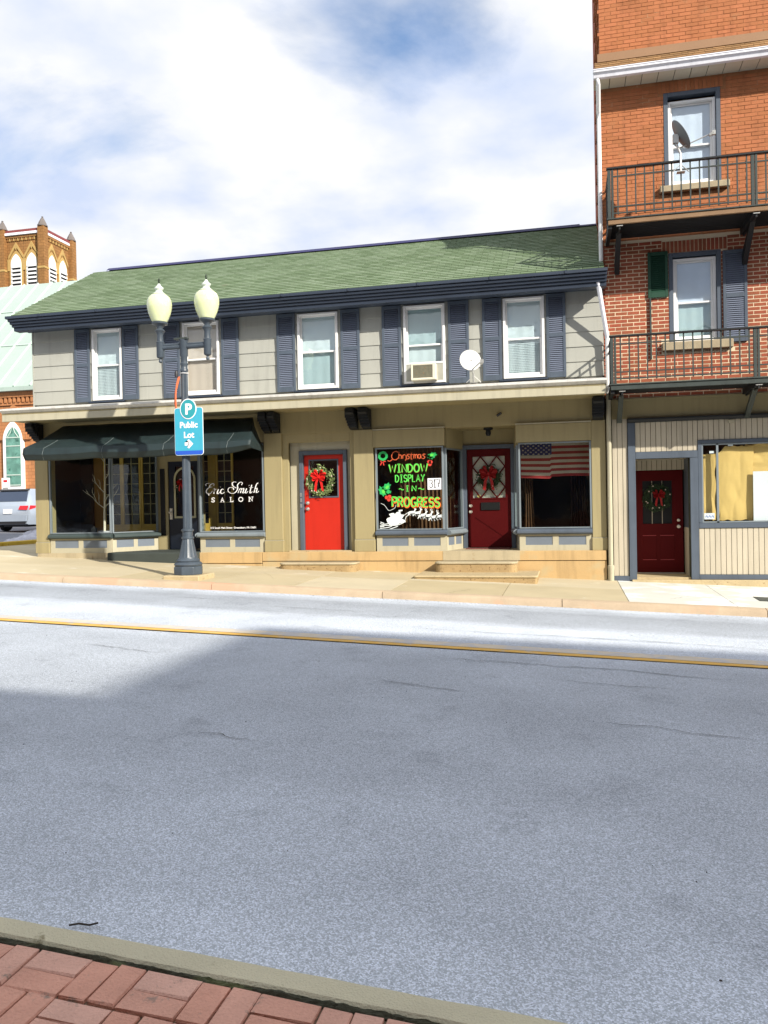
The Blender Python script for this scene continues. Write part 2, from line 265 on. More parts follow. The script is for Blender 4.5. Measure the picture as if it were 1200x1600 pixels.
# ------------------------------------------------------------------ mesh helpers
ORG = {}
def org(o):
    while o is not None and o.name not in ORG: o = o.parent
    return ORG[o.name] if o else Vector((0, 0, 0))
def root(name, label, cat, loc, group=None):
    o = bpy.data.objects.new(name, None); COL.objects.link(o); o.location = loc; ORG[o.name] = Vector(loc)
    o.empty_display_size = .2
    o['label'] = label; o['category'] = cat
    if group: o['group'] = group
    return o
class MB:
    def __init__(s): s.v = []; s.f = []; s.m = []
    def add(s, vs, fs, mi=0):
        n = len(s.v); s.v += [tuple(v) for v in vs]; s.f += [tuple(i+n for i in f) for f in fs]; s.m += [mi]*len(fs); return s
    def box(s, x0, x1, y0, y1, z0, z1, mi=0, M=None):
        vs = [Vector(p) for p in ((x0,y0,z0),(x1,y0,z0),(x1,y1,z0),(x0,y1,z0),(x0,y0,z1),(x1,y0,z1),(x1,y1,z1),(x0,y1,z1))]
        if M: vs = [M @ v for v in vs]
        return s.add(vs, ((0,3,2,1),(4,5,6,7),(0,1,5,4),(1,2,6,5),(2,3,7,6),(3,0,4,7)), mi)
    def hexa(s, vs, mi=0): return s.add(vs, ((0,3,2,1),(4,5,6,7),(0,1,5,4),(1,2,6,5),(2,3,7,6),(3,0,4,7)), mi)
    def ext(s, prof, a, b, mi=0):            # extrude a closed (y, z) outline from x=a to x=b
        n = len(prof); vs = [(a, y, z) for y, z in prof] + [(b, y, z) for y, z in prof]
        return s.add(vs, [(i, (i+1) % n, n+(i+1) % n, n+i) for i in range(n)] + [tuple(range(n-1, -1, -1)), tuple(range(n, 2*n))], mi)
    def poly(s, pts, y0, y1, mi=0):          # extrude a closed (x, z) outline from y0 to y1
        n = len(pts); vs = [(x, y0, z) for x, z in pts] + [(x, y1, z) for x, z in pts]
        return s.add(vs, [(i, (i+1) % n, n+(i+1) % n, n+i) for i in range(n)] + [tuple(range(n-1, -1, -1)), tuple(range(n, 2*n))], mi)
    def slab(s, pts, z0, z1, mi=0):          # extrude a closed (x, y) outline, z may be functions of x
        f0 = z0 if callable(z0) else (lambda x: z0); f1 = z1 if callable(z1) else (lambda x: z1)
        n = len(pts); vs = [(x, y, f0(x)) for x, y in pts] + [(x, y, f1(x)) for x, y in pts]
        return s.add(vs, [(i, (i+1) % n, n+(i+1) % n, n+i) for i in range(n)] + [tuple(range(n-1, -1, -1)), tuple(range(n, 2*n))], mi)
    def lathe(s, prof, cx, cy, n=24, flute=0, nf=0, mi=0):
        vs = []
        for r, z in prof:
            for k in range(n):
                a = 2*math.pi*k/n; q = r*(1 - (flute if (nf and k % 2) else 0)); vs.append((cx+q*math.cos(a), cy+q*math.sin(a), z))
        fs = [(j*n+k, j*n+(k+1) % n, (j+1)*n+(k+1) % n, (j+1)*n+k) for j in range(len(prof)-1) for k in range(n)]
        fs += [tuple(range(n-1, -1, -1)), tuple((len(prof)-1)*n+k for k in range(n))]
        return s.add(vs, fs, mi)
    def tube(s, pts, r, n=8, mi=0):
        pts = [Vector(p) for p in pts]; vs = []
        for i, p in enumerate(pts):
            d = (pts[min(i+1, len(pts)-1)] - pts[max(i-1, 0)]).normalized()
            a = d.cross(Vector((0, 0, 1)) if abs(d.z) < .9 else Vector((1, 0, 0))).normalized(); c = d.cross(a)
            ri = r[i] if isinstance(r, (list, tuple)) else r
            vs += [p + ri*(math.cos(2*math.pi*k/n)*a + math.sin(2*math.pi*k/n)*c) for k in range(n)]
        fs = [(j*n+k, (j+1)*n+k, (j+1)*n+(k+1) % n, j*n+(k+1) % n) for j in range(len(pts)-1) for k in range(n)]
        fs += [tuple(range(n)), tuple((len(pts)-1)*n+k for k in range(n-1, -1, -1))]
        return s.add(vs, fs, mi)
    def grid(s, fn, nu, nv, mi=0):
        vs = [fn(i/nu, j/nv) for j in range(nv+1) for i in range(nu+1)]
        return s.add(vs, [(j*(nu+1)+i, j*(nu+1)+i+1, (j+1)*(nu+1)+i+1, (j+1)*(nu+1)+i) for j in range(nv) for i in range(nu)], mi)
    def build(s, name, material, parent=None, smooth=False, bev=0, kind=None, label=None, solid=0):
        o0 = org(parent); me = bpy.data.meshes.new(name); me.from_pydata([tuple(Vector(v)-o0) for v in s.v], [], s.f)
        bm = bmesh.new(); bm.from_mesh(me)
        if not solid: bmesh.ops.recalc_face_normals(bm, faces=bm.faces)
        bm.to_mesh(me); bm.free()
        for m_ in (material if isinstance(material, (list, tuple)) else [material]): me.materials.append(m_)
        for p_, k in zip(me.polygons, s.m): p_.material_index = k; p_.use_smooth = smooth
        if smooth: me.set_sharp_from_angle(angle=R(35))
        o = bpy.data.objects.new(name, me); COL.objects.link(o); o.parent = parent
        if bev:
            bv = o.modifiers.new('bevel', 'BEVEL'); bv.width = bev; bv.segments = 1; bv.limit_method = 'ANGLE'
        if solid:
            so_ = o.modifiers.new('solid', 'SOLIDIFY'); so_.thickness = solid
        if kind: o['kind'] = kind
        if label: o['label'] = label
        return o
def box(name, m, parent, x0, x1, y0, y1, z0, z1, **k): return MB().box(x0, x1, y0, y1, z0, z1).build(name, m, parent, **k)
def single(name, label, cat, mb, m, loc, group=None, **k):
    o = mb.build(name, m, None, **k)
    me = o.data; L_ = Vector(loc)
    for v in me.vertices: v.co -= L_
    o.location = L_; ORG[o.name] = L_; o['label'] = label; o['category'] = cat
    if group: o['group'] = group
    return o
def struct(name, mb, m, **k): return mb.build(name, m, None, kind='structure', **k)

def pieces(name, parent, items, material, limit=300, bev=0):
    """items: (centre, mesh_key, builder(MB at origin), optional rotation matrix). The largest-in-view (nearest) become parts, the rest one stuff part."""
    items = sorted(items, key=lambda t_: (Vector(t_[0]) - CAM).length)
    cache = {}; o0 = org(parent)
    for c, key, fn in items[:limit]:
        if key not in cache:
            mb = fn(MB()); me = bpy.data.meshes.new(name); me.from_pydata(mb.v, [], mb.f); me.materials.append(material); cache[key] = me
        o = bpy.data.objects.new(name, cache[key]); COL.objects.link(o); o.parent = parent; o.location = Vector(c) - o0
    rest = items[limit:]
    if rest:
        mb = MB()
        for c, key, fn in rest:
            q = fn(MB()); mb.add([Vector(v)+Vector(c) for v in q.v], q.f)
        mb.build(name, material, parent, kind='stuff')

def cbox(w, d, h):        # centred box builder, no back face
    def fn(mb): return mb.add([(-w/2,-d/2,-h/2),(w/2,-d/2,-h/2),(w/2,d/2,-h/2),(-w/2,d/2,-h/2),(-w/2,-d/2,h/2),(w/2,-d/2,h/2),(w/2,d/2,h/2),(-w/2,d/2,h/2)],
                              ((0,3,2,1),(4,5,6,7),(0,1,5,4),(1,2,6,5),(3,0,4,7)))
    return fn
def holes_wall(mb, x0, x1, z0, z1, y0, y1, holes):
    """one wall as column strips around rectangular holes (hx0,hx1,hz0,hz1)"""
    xs = sorted({x0, x1, *[h[0] for h in holes], *[h[1] for h in holes]})
    for a, b_ in zip(xs, xs[1:]):
        z = z0
        for h in sorted([h for h in holes if h[0] <= a and h[1] >= b_], key=lambda h: h[2]):
            if h[2] > z: mb.box(a, b_, y0, y1, z, h[2])
            z = h[3]
        if z < z1: mb.box(a, b_, y0, y1, z, z1)
    return mb

GR = .04
def gz(x): return -GR*x
F = 16.57

# ------------------------------------------------------------------ ground
def gfar(x): return -GR*max(-80, min(80, x))
mb = MB()
xs = [-4000, -80, 80, 4000]; ys = [-4000, 4000]
for i in range(3):
    mb.add([(xs[i], ys[0], gfar(xs[i])-.16), (xs[i+1], ys[0], gfar(xs[i+1])-.16), (xs[i+1], ys[1], gfar(xs[i+1])-.16), (xs[i], ys[1], gfar(xs[i])-.16)], [(0, 1, 2, 3)])
struct('ground', mb, lot_m)
mb = MB()
def road_z(x, y): return gz(x) - .115 + .035*(1-((y-7.9)/5.4)**2)
mb.grid(lambda u, v: (-79+158*u, 2.05+11.17*v, road_z(-79+158*u, 2.05+11.17*v) + .006*noise.noise(Vector(((-79+158*u)*.5, 11.17*v*.8, 0)))), 300, 30)
road = struct('road', mb, road_m, smooth=True)
def strip(mb, y0, y1, dz, xa=-60, xb=60, n=160, wob=.012):
    def fn(u, v):
        x = xa + (xb-xa)*u; y = y0 + (y1-y0)*v + wob*noise.noise(Vector((x*1.5, v*9, 3)))
        return (x, y, road_z(x, y) + dz)
    return mb.grid(fn, n, 2)
strip(MB(), 8.82, 8.96, .012).build('painted_line', ycond, road)
strip(MB(), 8.975, 9.22, .012).build('painted_line', yfaint, road)
# long cracks in the asphalt, real thin grooves filled with dark dirt
def crack(p0, p1, w, amp, nseg=40, seed=0):
    mb = MB(); a = Vector(p0); b_ = Vector(p1); d = (b_-a); nrm = Vector((-d.y, d.x)).normalized(); pts = []
    for i in range(nseg+1):
        u = i/nseg; off = amp*(noise.noise(Vector((u*4+seed, seed, 0))) + .4*noise.noise(Vector((u*19+seed, seed, 5)))); p = a + d*u + nrm*off
        ww = w*(.35+.9*abs(noise.noise(Vector((u*11, seed, 9)))))*min(1, 6*u, 6*(1-u)) + .0006
        pts.append((p, ww))
    for (p, w0), (q_, w1) in zip(pts, pts[1:]):
        mb.add([(p.x-nrm.x*w0, p.y-nrm.y*w0, road_z(p.x, p.y)+.009), (q_.x-nrm.x*w1, q_.y-nrm.y*w1, road_z(q_.x, q_.y)+.009),
                (q_.x+nrm.x*w1, q_.y+nrm.y*w1, road_z(q_.x, q_.y)+.009), (p.x+nrm.x*w0, p.y+nrm.y*w0, road_z(p.x, p.y)+.009)], [(0, 1, 2, 3)])
    mb.build('crack', moss_m, road)
crack((-2.0, 10.15), (5.5, 9.95), .010, .10, 80, 1)
crack((-1.5, 8.35), (1.6, 8.15), .010, .12, 50, 2)
crack((-4.4, 11.4), (-2.9, 11.35), .012, .05, 20, 3)
crack((-6.3, 11.9), (-5.4, 11.85), .010, .04, 12, 4)
crack((-1.7, 7.1), (-.9, 6.9), .008, .06, 20, 5)
crack((-5.2, 7.8), (-4.2, 7.6), .007, .06, 20, 6)
crack((.2, 6.3), (1.3, 6.1), .006, .06, 20, 7)
crack((-.2, 7.6), (.9, 7.55), .007, .05, 20, 8)
crack((-2.6, 5.2), (-2.1, 5.1), .006, .04, 12, 9)

# far kerb and sidewalk
kb = struct('kerb', MB().slab([(-15.4, 13.22), (14, 13.22), (14, 13.30), (-15.4, 13.30)], lambda x: gz(x)-.20, lambda x: gz(x)-.03), moss_m)
x = -15.35; i = 0
while x < 12:
    ln = 2.95 + .2*random.random(); x1 = x+ln-.012
    def zz(x_, d): return gz(x_) + d
    prof = [(13.12, -.2), (13.14, -.06), (13.155, -.02), (13.19, .0), (13.345, .004), (13.345, -.2)]
    mb = MB(); n = len(prof); K = 6; vs = []
    for k in range(K+1):
        xx = x + (x1-x)*k/K; jz = .004*random.uniform(-1, 1)
        vs += [(xx, y+.006*random.uniform(-1, 1)*(d > -.1 and y < 13.2), zz(xx, d)+(jz if d > -.1 else 0)) for y, d in prof]
    fs = [(k*n+a, k*n+(a+1) % n, (k+1)*n+(a+1) % n, (k+1)*n+a) for k in range(K) for a in range(n)] + [tuple(range(n-1, -1, -1)), tuple(K*n+a for a in range(n))]
    mb.add(vs, fs).build('kerbstone', kerb_m, kb, smooth=True); x += ln
sw = struct('sidewalk', MB().slab([(-15.30, 13.36), (14, 13.36), (14, F+.3), (-12.2, F+.3), (-12.2, 40), (-15.30, 40)], lambda x: gz(x)-.25, lambda x: gz(x)-.018), moss_m)
bx = [-15.28, -13.9, -12.22, -10.3, -8.25, -6.35, -4.75, -3.0, -1.1, .92, 2.55, 4.2, 6, 8, 10, 12, 14]
for a, b_ in zip(bx, bx[1:]):
    cut = 15.02 if a < .8 else 15.9
    for (ya, yb) in ((13.36, cut), (cut+.010, 16.62)):
        g0 = .006 if not (-5 < a < -4) else .012
        sk = .25*(random.random()-.5)
        top = lambda y: .002+.03*(y-13.36)/3.2
        vs = []
        for d in (-.1, None):
            for (xx, yy) in ((a+g0, ya), (b_-g0, ya), (b_-g0, yb), (a+g0, yb)):
                vs.append((xx, yy, gz(xx)+(d if d is not None else top(yy)+.003*random.random())))
        MB().hexa(vs).build('concrete_slab', walk_w if (a > .8 and a < 3 and True) else walk_m, sw)
for k in range(14):
    y = 16.64+k*1.6
    MB().slab([(-15.28, y), (-12.25, y), (-12.25, y+1.588), (-15.28, y+1.588)], lambda x: gz(x)-.1, lambda x: gz(x)+.03).build('concrete_slab', walk_m, sw)
yk = struct('kerb', MB().slab([(-15.47, 13.2), (-15.31, 13.2), (-15.31, 40), (-15.47, 40)], lambda x: gz(x)-.25, lambda x: gz(x)+.0), kerb_m)
for k in range(5):
    y = 17.2+k*2.0
    MB().box(-15.52, -15.27, y, y+1.985, .30, .75).build('painted_kerbstone', yel, yk, bev=.02)
def scrack(x0, y0, x1, y1, w, seed):
    mb = MB(); n_ = 26; P_ = []
    for i in range(n_+1):
        u = i/n_; x_ = x0+(x1-x0)*u+.05*noise.noise(Vector((u*5, seed, 0))); y_ = y0+(y1-y0)*u+.05*noise.noise(Vector((u*6, seed, 4))); P_.append((x_, y_, w*(.3+abs(noise.noise(Vector((u*9, seed, 8)))))))
    for (xa, ya, wa), (xb, yb, wb) in zip(P_, P_[1:]):
        h_ = lambda x_, y_: gz(x_)+.007+.03*(y_-13.36)/3.2
        mb.add([(xa-wa, ya, h_(xa, ya)), (xb-wb, yb, h_(xb, yb)), (xb+wb, yb, h_(xb, yb)), (xa+wa, ya, h_(xa, ya))], [(0, 1, 2, 3)])
    mb.build('crack', moss_m, sw)
scrack(-4.9, 13.4, -4.3, 14.3, .007, 1); scrack(-7.7, 13.4, -7.2, 14.4, .006, 2); scrack(-2.0, 13.4, -1.7, 14.0, .006, 3); scrack(-9.6, 15.1, -9.0, 16.3, .005, 4); scrack(1.6, 13.9, 2.1, 14.6, .008, 5); scrack(-6.0, 15.2, -5.4, 14.2, .004, 6)
# manhole/utility plate on the sidewalk
single('utility_cover', 'dark square utility cover in the sidewalk at the right edge of the picture', 'utility cover',
       MB().slab([(3.05, 14.2), (3.7, 14.2), (3.7, 14.75), (3.05, 14.75)], lambda x: gz(x), lambda x: gz(x)+.022), iron, (3.3, 14.5, gz(3.3)))

# near kerb and the brick pavement at the photographer's feet
nk = struct('kerb', MB().slab([(-9, 2.74), (9, 2.02), (9, 2.12), (-9, 2.84)], lambda x: gz(x)-.25, lambda x: gz(x)-.05), moss_m)
x = -9.6
while x < 8:
    x1 = x+3.594; K = 40; prof = [(2.392, -.2), (2.390, -.010), (2.400, .0), (2.487, .002), (2.503, -.012), (2.512, -.2)]; n = len(prof); vs = []
    for k in range(K+1):
        xx = x+(x1-x)*k/K
        for y, d in prof:
            y = y-.04*xx
            rough = .004*noise.noise(Vector((xx*6, y*20, 1))) + .006*(noise.noise(Vector((xx*14, y*3, 4))) if y+.04*xx < 2.396 else 0)
            vs.append((xx, y+rough, gz(xx)+d+(.5*rough if d > -.1 else 0)))
    fs = [(k*n+a, k*n+(a+1) % n, (k+1)*n+(a+1) % n, (k+1)*n+a) for k in range(K) for a in range(n)] + [tuple(range(n-1, -1, -1)), tuple(K*n+a for a in range(n))]
    MB().add(vs, fs).build('kerbstone', nkerb_m, nk, smooth=True); x += 3.6
mb = MB()
def moss(u, v):
    x = -4+8*u; c_ = 2.378-.04*x; w_ = .016+.012*noise.noise(Vector((x*5, 2, 0)))
    return (x, c_+w_*(2*v-1)+.004*noise.noise(Vector((x*30, v, 1))), gz(x)-.012+.012*math.sin(v*math.pi)*(.6+noise.noise(Vector((x*9, v*2, 6))))+.006*noise.noise(Vector((x*40, v*8, 6))))
mb.grid(moss, 700, 6); mo = mb.build('moss', moss_m, None, kind='stuff'); mo['label'] = 'dark moss and dirt in the joint behind the near kerb'
bp = struct('brick_pavement', MB().slab([(-9, -3.5), (9, -3.5), (9, 2.04), (-9, 2.76)], lambda x: gz(x)-.22, lambda x: gz(x)-.020), sand_m)
U = .208; items = []
shear = Matrix(((1, 0, 0), (-.04, 1, 0), (-GR, 0, 1)))
def pav(w, d, sd):
    rr_ = random.Random(sd)
    def fn(mb):
        c = .004; j = [(rr_.uniform(-.003, .003), rr_.uniform(-.003, .003), rr_.uniform(-.003, .003)) for _ in range(8)]
        lo = [(-w/2, -d/2, -.06), (w/2, -d/2, -.06), (w/2, d/2, -.06), (-w/2, d/2, -.06)]
        md = [(-w/2, -d/2, -c), (w/2, -d/2, -c), (w/2, d/2, -c), (-w/2, d/2, -c)]
        tp = [(-w/2+c, -d/2+c, 0), (w/2-c, -d/2+c, 0), (w/2-c, d/2-c, 0), (-w/2+c, d/2-c, 0)]
        vs = [Vector(p)+Vector(j[i % 4]) for i, p in enumerate(lo)] + [Vector(p)+Vector(j[i % 4]) for i, p in enumerate(md)] + [Vector(p)+Vector(j[4+i % 4]) for i, p in enumerate(tp)]
        return mb.add([shear @ v for v in vs], [(0, 1, 5, 4), (1, 2, 6, 5), (2, 3, 7, 6), (3, 0, 4, 7), (4, 5, 9, 8), (5, 6, 10, 9), (6, 7, 11, 10), (7, 4, 8, 11), (8, 9, 10, 11)])
    return fn
rnd = random.Random(3)
for r_ in range(16):
    for c_ in range(-22, 22):
        x0 = c_*U + .05; y1 = 2.366 - r_*U - .04*(x0+U/2)
        for k in range(2):
            sd = rnd.randrange(5); ofs = .04*U*0
            if (r_+c_) % 2: cx, cy_, w, d = x0+U/2, y1-U/4-k*U/2, U-.007, U/2-.007
            else: cx, cy_, w, d = x0+U/4+k*U/2, y1-U/2, U/2-.007, U-.007
            items.append(((cx, cy_, gz(cx)-.007+rnd.uniform(-.004, .003)), ((r_+c_) % 2, sd), pav(w, d, sd)))
pieces('brick', bp, items, paver)

# ------------------------------------------------------------------ the low grey building
B1 = root('shop_building', 'low two-storey grey clapboard building with green shingle roof and three shopfronts', 'building', (-5.8, F, .2))
WN = [(-10.68, -9.92), (-8.40, -7.52), (-5.68, -4.77), (-3.33, -2.45), (-1.25, -.42)]
ZW0, ZW1 = 4.12, 5.77
mb = MB()
holes_wall(mb, -12.2, .70, 3.9, 5.82, F+.03, F+.2, [(a, b_, ZW0, ZW1) for a, b_ in WN])
mb.box(-12.2, -12.0, F+.2, 22.2, .4, 6.0); mb.box(.5, .69, F+.2, 22.2, .0, 6.0); mb.box(-12.2, .69, 22.0, 22.2, .0, 6.0)
mb.build('wall', siding, B1)
box('floor_slab', dark_room, B1, -12.1, .6, F+.22, 22.1, 3.6, 3.86)
box('interior_floor', floor_in, B1, -12.1, .6, F+.4, 22.1, .3, .60)
# upstairs rooms: a dark partition behind the windows
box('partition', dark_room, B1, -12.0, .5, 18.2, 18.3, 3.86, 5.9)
# clapboards
rows = [4.095, 4.40, 4.695, 4.99, 5.285, 5.565, 5.83]
for a, b_ in zip([-12.24] + [w[1] for w in WN], [w[0] for w in WN] + [.735]):
    for k in range(6):
        z0, z1 = rows[k], rows[k+1]; dz = .004*random.uniform(-1, 1)
        MB().ext([(F+.03, z0-.006), (F-.006, z0-.006+dz), (F+.012, z1), (F+.03, z1)], a, b_).build('clapboard', siding, B1)
MB().ext([(F-.012, 4.05), (F-.012, 5.8), (F+.1, 5.8), (F+.1, 4.05)], -12.262, -12.2405).build('corner_board', siding, B1)

def louvre(parent, x0, x1, z0, z1, y, m_f=shut_m, m_s=slat_m, mid=None, name='shutter', label=None, half=False):
    st = .055; mb = MB(); th = .035
    mb.box(x0, x0+st, y-th, y, z0, z1); mb.box(x1-st, x1, y-th, y, z0, z1)
    rails = [(z0, z0+.11), (z1-.07, z1)] + ([] if half else [((z0+z1)/2-.03, (z0+z1)/2+.05)])
    for a, b_ in rails: mb.box(x0+st, x1-st, y-th, y, a, b_)
    mb.box(x0+st, x1-st, y-.008, y, z0+.11, z1-.07)
    o = mb.build(name, m_f, parent, bev=.003, label=label)
    sb = MB(); rails.sort()
    for (a0, a1), (b0, b1) in zip(rails, rails[1:]):
        n = max(3, int(round((b0-a1)/.040))); st_ = (b0-a1)/n
        for k in range(n):
            z = a1 + (k+.5)*st_
            sb.add([(x0+st, y-.030, z-.016), (x1-st, y-.030, z-.016), (x1-st, y-.010, z+.010), (x0+st, y-.010, z+.010),
                    (x0+st, y-.030, z-.010), (x1-st, y-.030, z-.010), (x1-st, y-.010, z+.016), (x0+st, y-.010, z+.016)],
                   ((0, 3, 2, 1), (4, 5, 6, 7), (0, 1, 5, 4), (1, 2, 6, 5), (2, 3, 7, 6), (3, 0, 4, 7)))
    sb.build('slat', m_s, o, kind='stuff')
    return o
def sash_window(parent, x0, x1, z0, z1, y, bl, br, mid=.5, sill_m=navy, sw_=.05, extra=None, casing=white, low=None):
    """double-hung window: casing (own mesh) > sash rails, two panes, blinds, sill"""
    c = .05; mb = MB()
    mb.box(x0, x0+c, y-.03, y+.12, z0, z1); mb.box(x1-c, x1, y-.03, y+.12, z0, z1)
    mb.box(x0+c, x1-c, y-.03, y+.12, z1-c*.8, z1); mb.box(x0+c, x1-c, y-.03, y+.12, z0, z0+c)
    w = mb.build('window', casing, parent, bev=.004)
    zm = z0+(z1-z0)*mid; a, b_ = x0+c, x1-c
    for k, (p, q_, yy) in enumerate(((z0+c, zm+.02, y+.02), (zm-.02, z1-c*.8, y+.055))):
        s_ = MB(); r_ = .035 if k else .045
        s_.box(a, a+r_, yy, yy+.03, p, q_); s_.box(b_-r_, b_, yy, yy+.03, p, q_)
        s_.box(a+r_, b_-r_, yy, yy+.03, p, p+(.06 if not k else .035)); s_.box(a+r_, b_-r_, yy, yy+.03, q_-.035, q_)
        s_.build('sash', white, w, bev=.003)
        box('pane', g_up, w, a+r_-.004, b_-r_+.004, yy+.012, yy+.018, p+.03, q_-.03)
    bm_ = [bl, low or bl]
    for k, (p, q_) in enumerate(((zm, z1-.05), (z0+c, zm))):
        f_ = br[k]
        if f_: MB().grid(lambda u, v: (a-.02+(b_-a+.04)*u, y+.095+.004*k+.003*math.sin(u*23+k), q_-(q_-p)*f_*v), 24, 2).build('blind', bm_[k], w, smooth=True)
    MB().ext([(y-.07, z0-.055), (y-.07, z0-.02), (y+.02, z0+.0), (y+.02, z0-.055)], x0-.09, x1+.06).build('sill', sill_m, w, bev=.004)
    return w
BL = [(blind_w, (1, 1), blind_w), (blind_p, (1, 1), blind_p), (blind_w, (1, .93), blind_g), (blind_g, (1, 1), blind_w), (blind_w, (.97, 1), blind_w)]
for (a, b_), (m1, br, m2) in zip(WN, BL): sash_window(B1, a, b_, ZW0, ZW1-.01, F, m1, br, .49, low=m2)
for a, b_ in ((-11.12, -10.73), (-9.89, -9.49), (-8.87, -8.46), (-7.45, -7.04), (-6.15, -5.73), (-4.70, -4.28), (-3.79, -3.38), (-2.38, -1.95), (-1.67, -1.28), (-.38, .0)):
    louvre(B1, a, b_, 4.09+.012*random.uniform(-1, 1), 5.78, F-.014)
# horizontal mini-blind slats that show behind two panes
for (a, b_, z0, z1) in ((-1.17, -.50, 4.2, 4.92), (-10.6, -10.0, 4.2, 4.9)):
    mb = MB(); z = z0
    while z < z1: mb.box(a, b_, F+.086, F+.092, z, z+.018); z += .035
    mb.build('blind', blind_w, B1, kind='stuff')

# roof: deck, shingles, ridge, eave
EY, EZ, RY, RZ = 15.93, 6.03, 19.47, 8.05
sl_ = Vector((0, RY-EY, RZ-EZ)); SL = sl_.length; sd = sl_.normalized(); sn = Vector((0, -sd.z, sd.y))
XL, XR = -12.42, .74
MB().add([(XL, EY+.07, EZ+.021), (XR, EY+.07, EZ+.021), (XR, RY, RZ-.02), (XL, RY, RZ-.02), (XL, EY+.1, EZ-.04), (XR, EY+.1, EZ-.04), (XR, RY, RZ-.16), (XL, RY, RZ-.16)],
         ((0, 1, 2, 3), (4, 7, 6, 5), (0, 4, 5, 1), (1, 5, 6, 2), (2, 6, 7, 3), (3, 7, 4, 0))).build('roof', shingle, B1)
MB().add([(XL, RY, RZ-.02), (XR, RY, RZ-.02), (XR, 23.0, 6.03), (XL, 23.0, 6.03), (XL, RY, RZ-.16), (XR, RY, RZ-.16), (XR, 23.0, 5.9), (XL, 23.0, 5.9)],
         ((0, 1, 2, 3), (4, 7, 6, 5), (0, 4, 5, 1), (1, 5, 6, 2), (2, 6, 7, 3), (3, 7, 4, 0))).build('roof', shingle, B1)
items = []; TW = .300; EXPO = .141; nrow = int(SL/EXPO)
def tab(w, h):
    def fn(mb):
        a = [Vector((-w/2, 0, 0)), Vector((w/2, 0, 0))]; t1 = sd*h
        f0 = sn*.002; f1 = sn*.020; top = t1 + sn*.004
        vs = [a[0]+f0, a[1]+f0, a[1]+t1, a[0]+t1, a[0]+f1, a[1]+f1, a[1]+top, a[0]+top]
        return mb.add(vs, ((4, 5, 6, 7), (0, 1, 5, 4), (1, 2, 6, 5), (3, 0, 4, 7)))
    return fn
rnd = random.Random(11)
for r_ in range(nrow+1):
    base = Vector((0, EY, EZ-.015)) + sd*(r_*EXPO); h = min(EXPO+.004, SL-r_*EXPO)
    if h < .03: continue
    x = XL - (TW/2 if r_ % 2 else 0) + .02*rnd.random()
    while x < XR:
        x0_, x1_ = max(x+.006, XL), min(x+TW-.006, XR)
        if x1_-x0_ > .04:
            w = round(x1_-x0_, 3); items.append(((x0_+w/2, base.y+rnd.uniform(-.004, .004), base.z), (w, round(h, 3)), tab(w, h)))
        x += TW
pieces('shingle', B1, items, shingle)
MB().ext([(RY-.13, RZ-.035), (RY, RZ+.06), (RY+.13, RZ-.035), (RY, RZ+.02)], -12.0, .36).build('ridge_cap', ridge_m, B1)
MB().ext([(RY-.10, RZ-.03), (RY, RZ+.035), (RY+.12, RZ-.04), (RY, RZ)], .36, XR).build('ridge_cap', ridge_m, B1)
# stepped crown moulding under the eave
MB().ext([(EY-.04, 5.985), (EY-.04, 6.045), (EY+.06, 6.06), (EY+.06, 5.985)], -12.46, .80).build('drip_edge', navy, B1, bev=.003)
for k, (y_, za, zb) in enumerate(((EY+.0, 5.925, 5.975), (EY+.045, 5.87, 5.918), (EY+.09, 5.815, 5.863), (EY+.135, 5.735, 5.808))):
    MB().ext([(y_, za), (y_-.012, zb), (y_+.2, zb), (y_+.2, za)], -12.42+.02*k, .79-.004*k).build('crown_moulding', navy, B1, bev=.006)
box('crown_backing', navy, B1, -12.36, .77, EY+.15, EY+.25, 5.74, 5.99)
box('soffit', navy, B1, -12.35, .765, EY+.2, F+.02, 5.80, 5.83)

for k in range(9): box('shingle_nail_strip', navy, B1, -11.6+1.45*k, -11.57+1.45*k, EY-.055, EY-.03, 5.99, 6.05)
# cornice between the floors
CY = 15.50
MB().ext([(F+.05, 4.06), (CY+.02, 3.885), (CY+.02, 3.85), (F+.05, 3.85)], -12.30, .715).build('cornice_ledge', ledge_m, B1)
MB().ext([(CY-.02, 3.875), (CY-.02, 3.84), (CY+.03, 3.80), (CY+.07, 3.775), (CY+.07, 3.875)], -12.33, .73).build('cornice_moulding', ledge_m, B1)
MB().ext([(CY+.04, 3.772), (CY+.05, 3.75), (CY+.3, 3.75), (CY+.3, 3.772)], -12.32, .725).build('cornice_moulding', tan, B1)
MB().ext([(CY+.035, 3.747), (CY+.035, 3.60), (CY+.12, 3.60), (CY+.12, 3.747)], -12.31, .72).build('cornice_fascia', tan_lt, B1, bev=.004)
box('cornice_soffit', tan, B1, -12.30, .715, CY+.10, F+.03, 3.64, 3.67)
# frieze and storefront piers (openings: salon, door bay, centre window, alcove, right window)
box('frieze', tan, B1, -12.2, .72, F+.0, F+.14, 3.17, 3.655)
def pier(x0, x1, y=F-.04):
    o = box('pilaster', tan, B1, x0, x1, y, F+.25, .86, 3.20, bev=.006)
    box('pilaster_base', tan, o, x0-.01, x1+.01, y-.02, F+.25, .60, .845, bev=.006)
    box('pilaster_moulding', tan_lt, o, x0-.005, x1+.005, y-.012, F+.2, .847, .858)
for a, b_ in ((-12.24, -11.90), (-6.50, -6.09), (-4.46, -4.03), (.46, .735)): pier(a, b_)
def bracket(x0, x1):
    y = F-.045; pr = [(y, 3.62), (y-.42, 3.62), (y-.44, 3.52), (y-.36, 3.45), (y-.24, 3.40), (y-.16, 3.30), (y-.15, 3.24), (y, 3.20)]
    o = MB().ext(pr, x0, x1).build('bracket', iron_d, B1, bev=.006)
    for k in range(4): box('bracket_rib', iron_d, o, x0-.01, x1+.01, y-.40+.07*k, y-.36+.07*k, 3.44-.05*k-.015, 3.60)
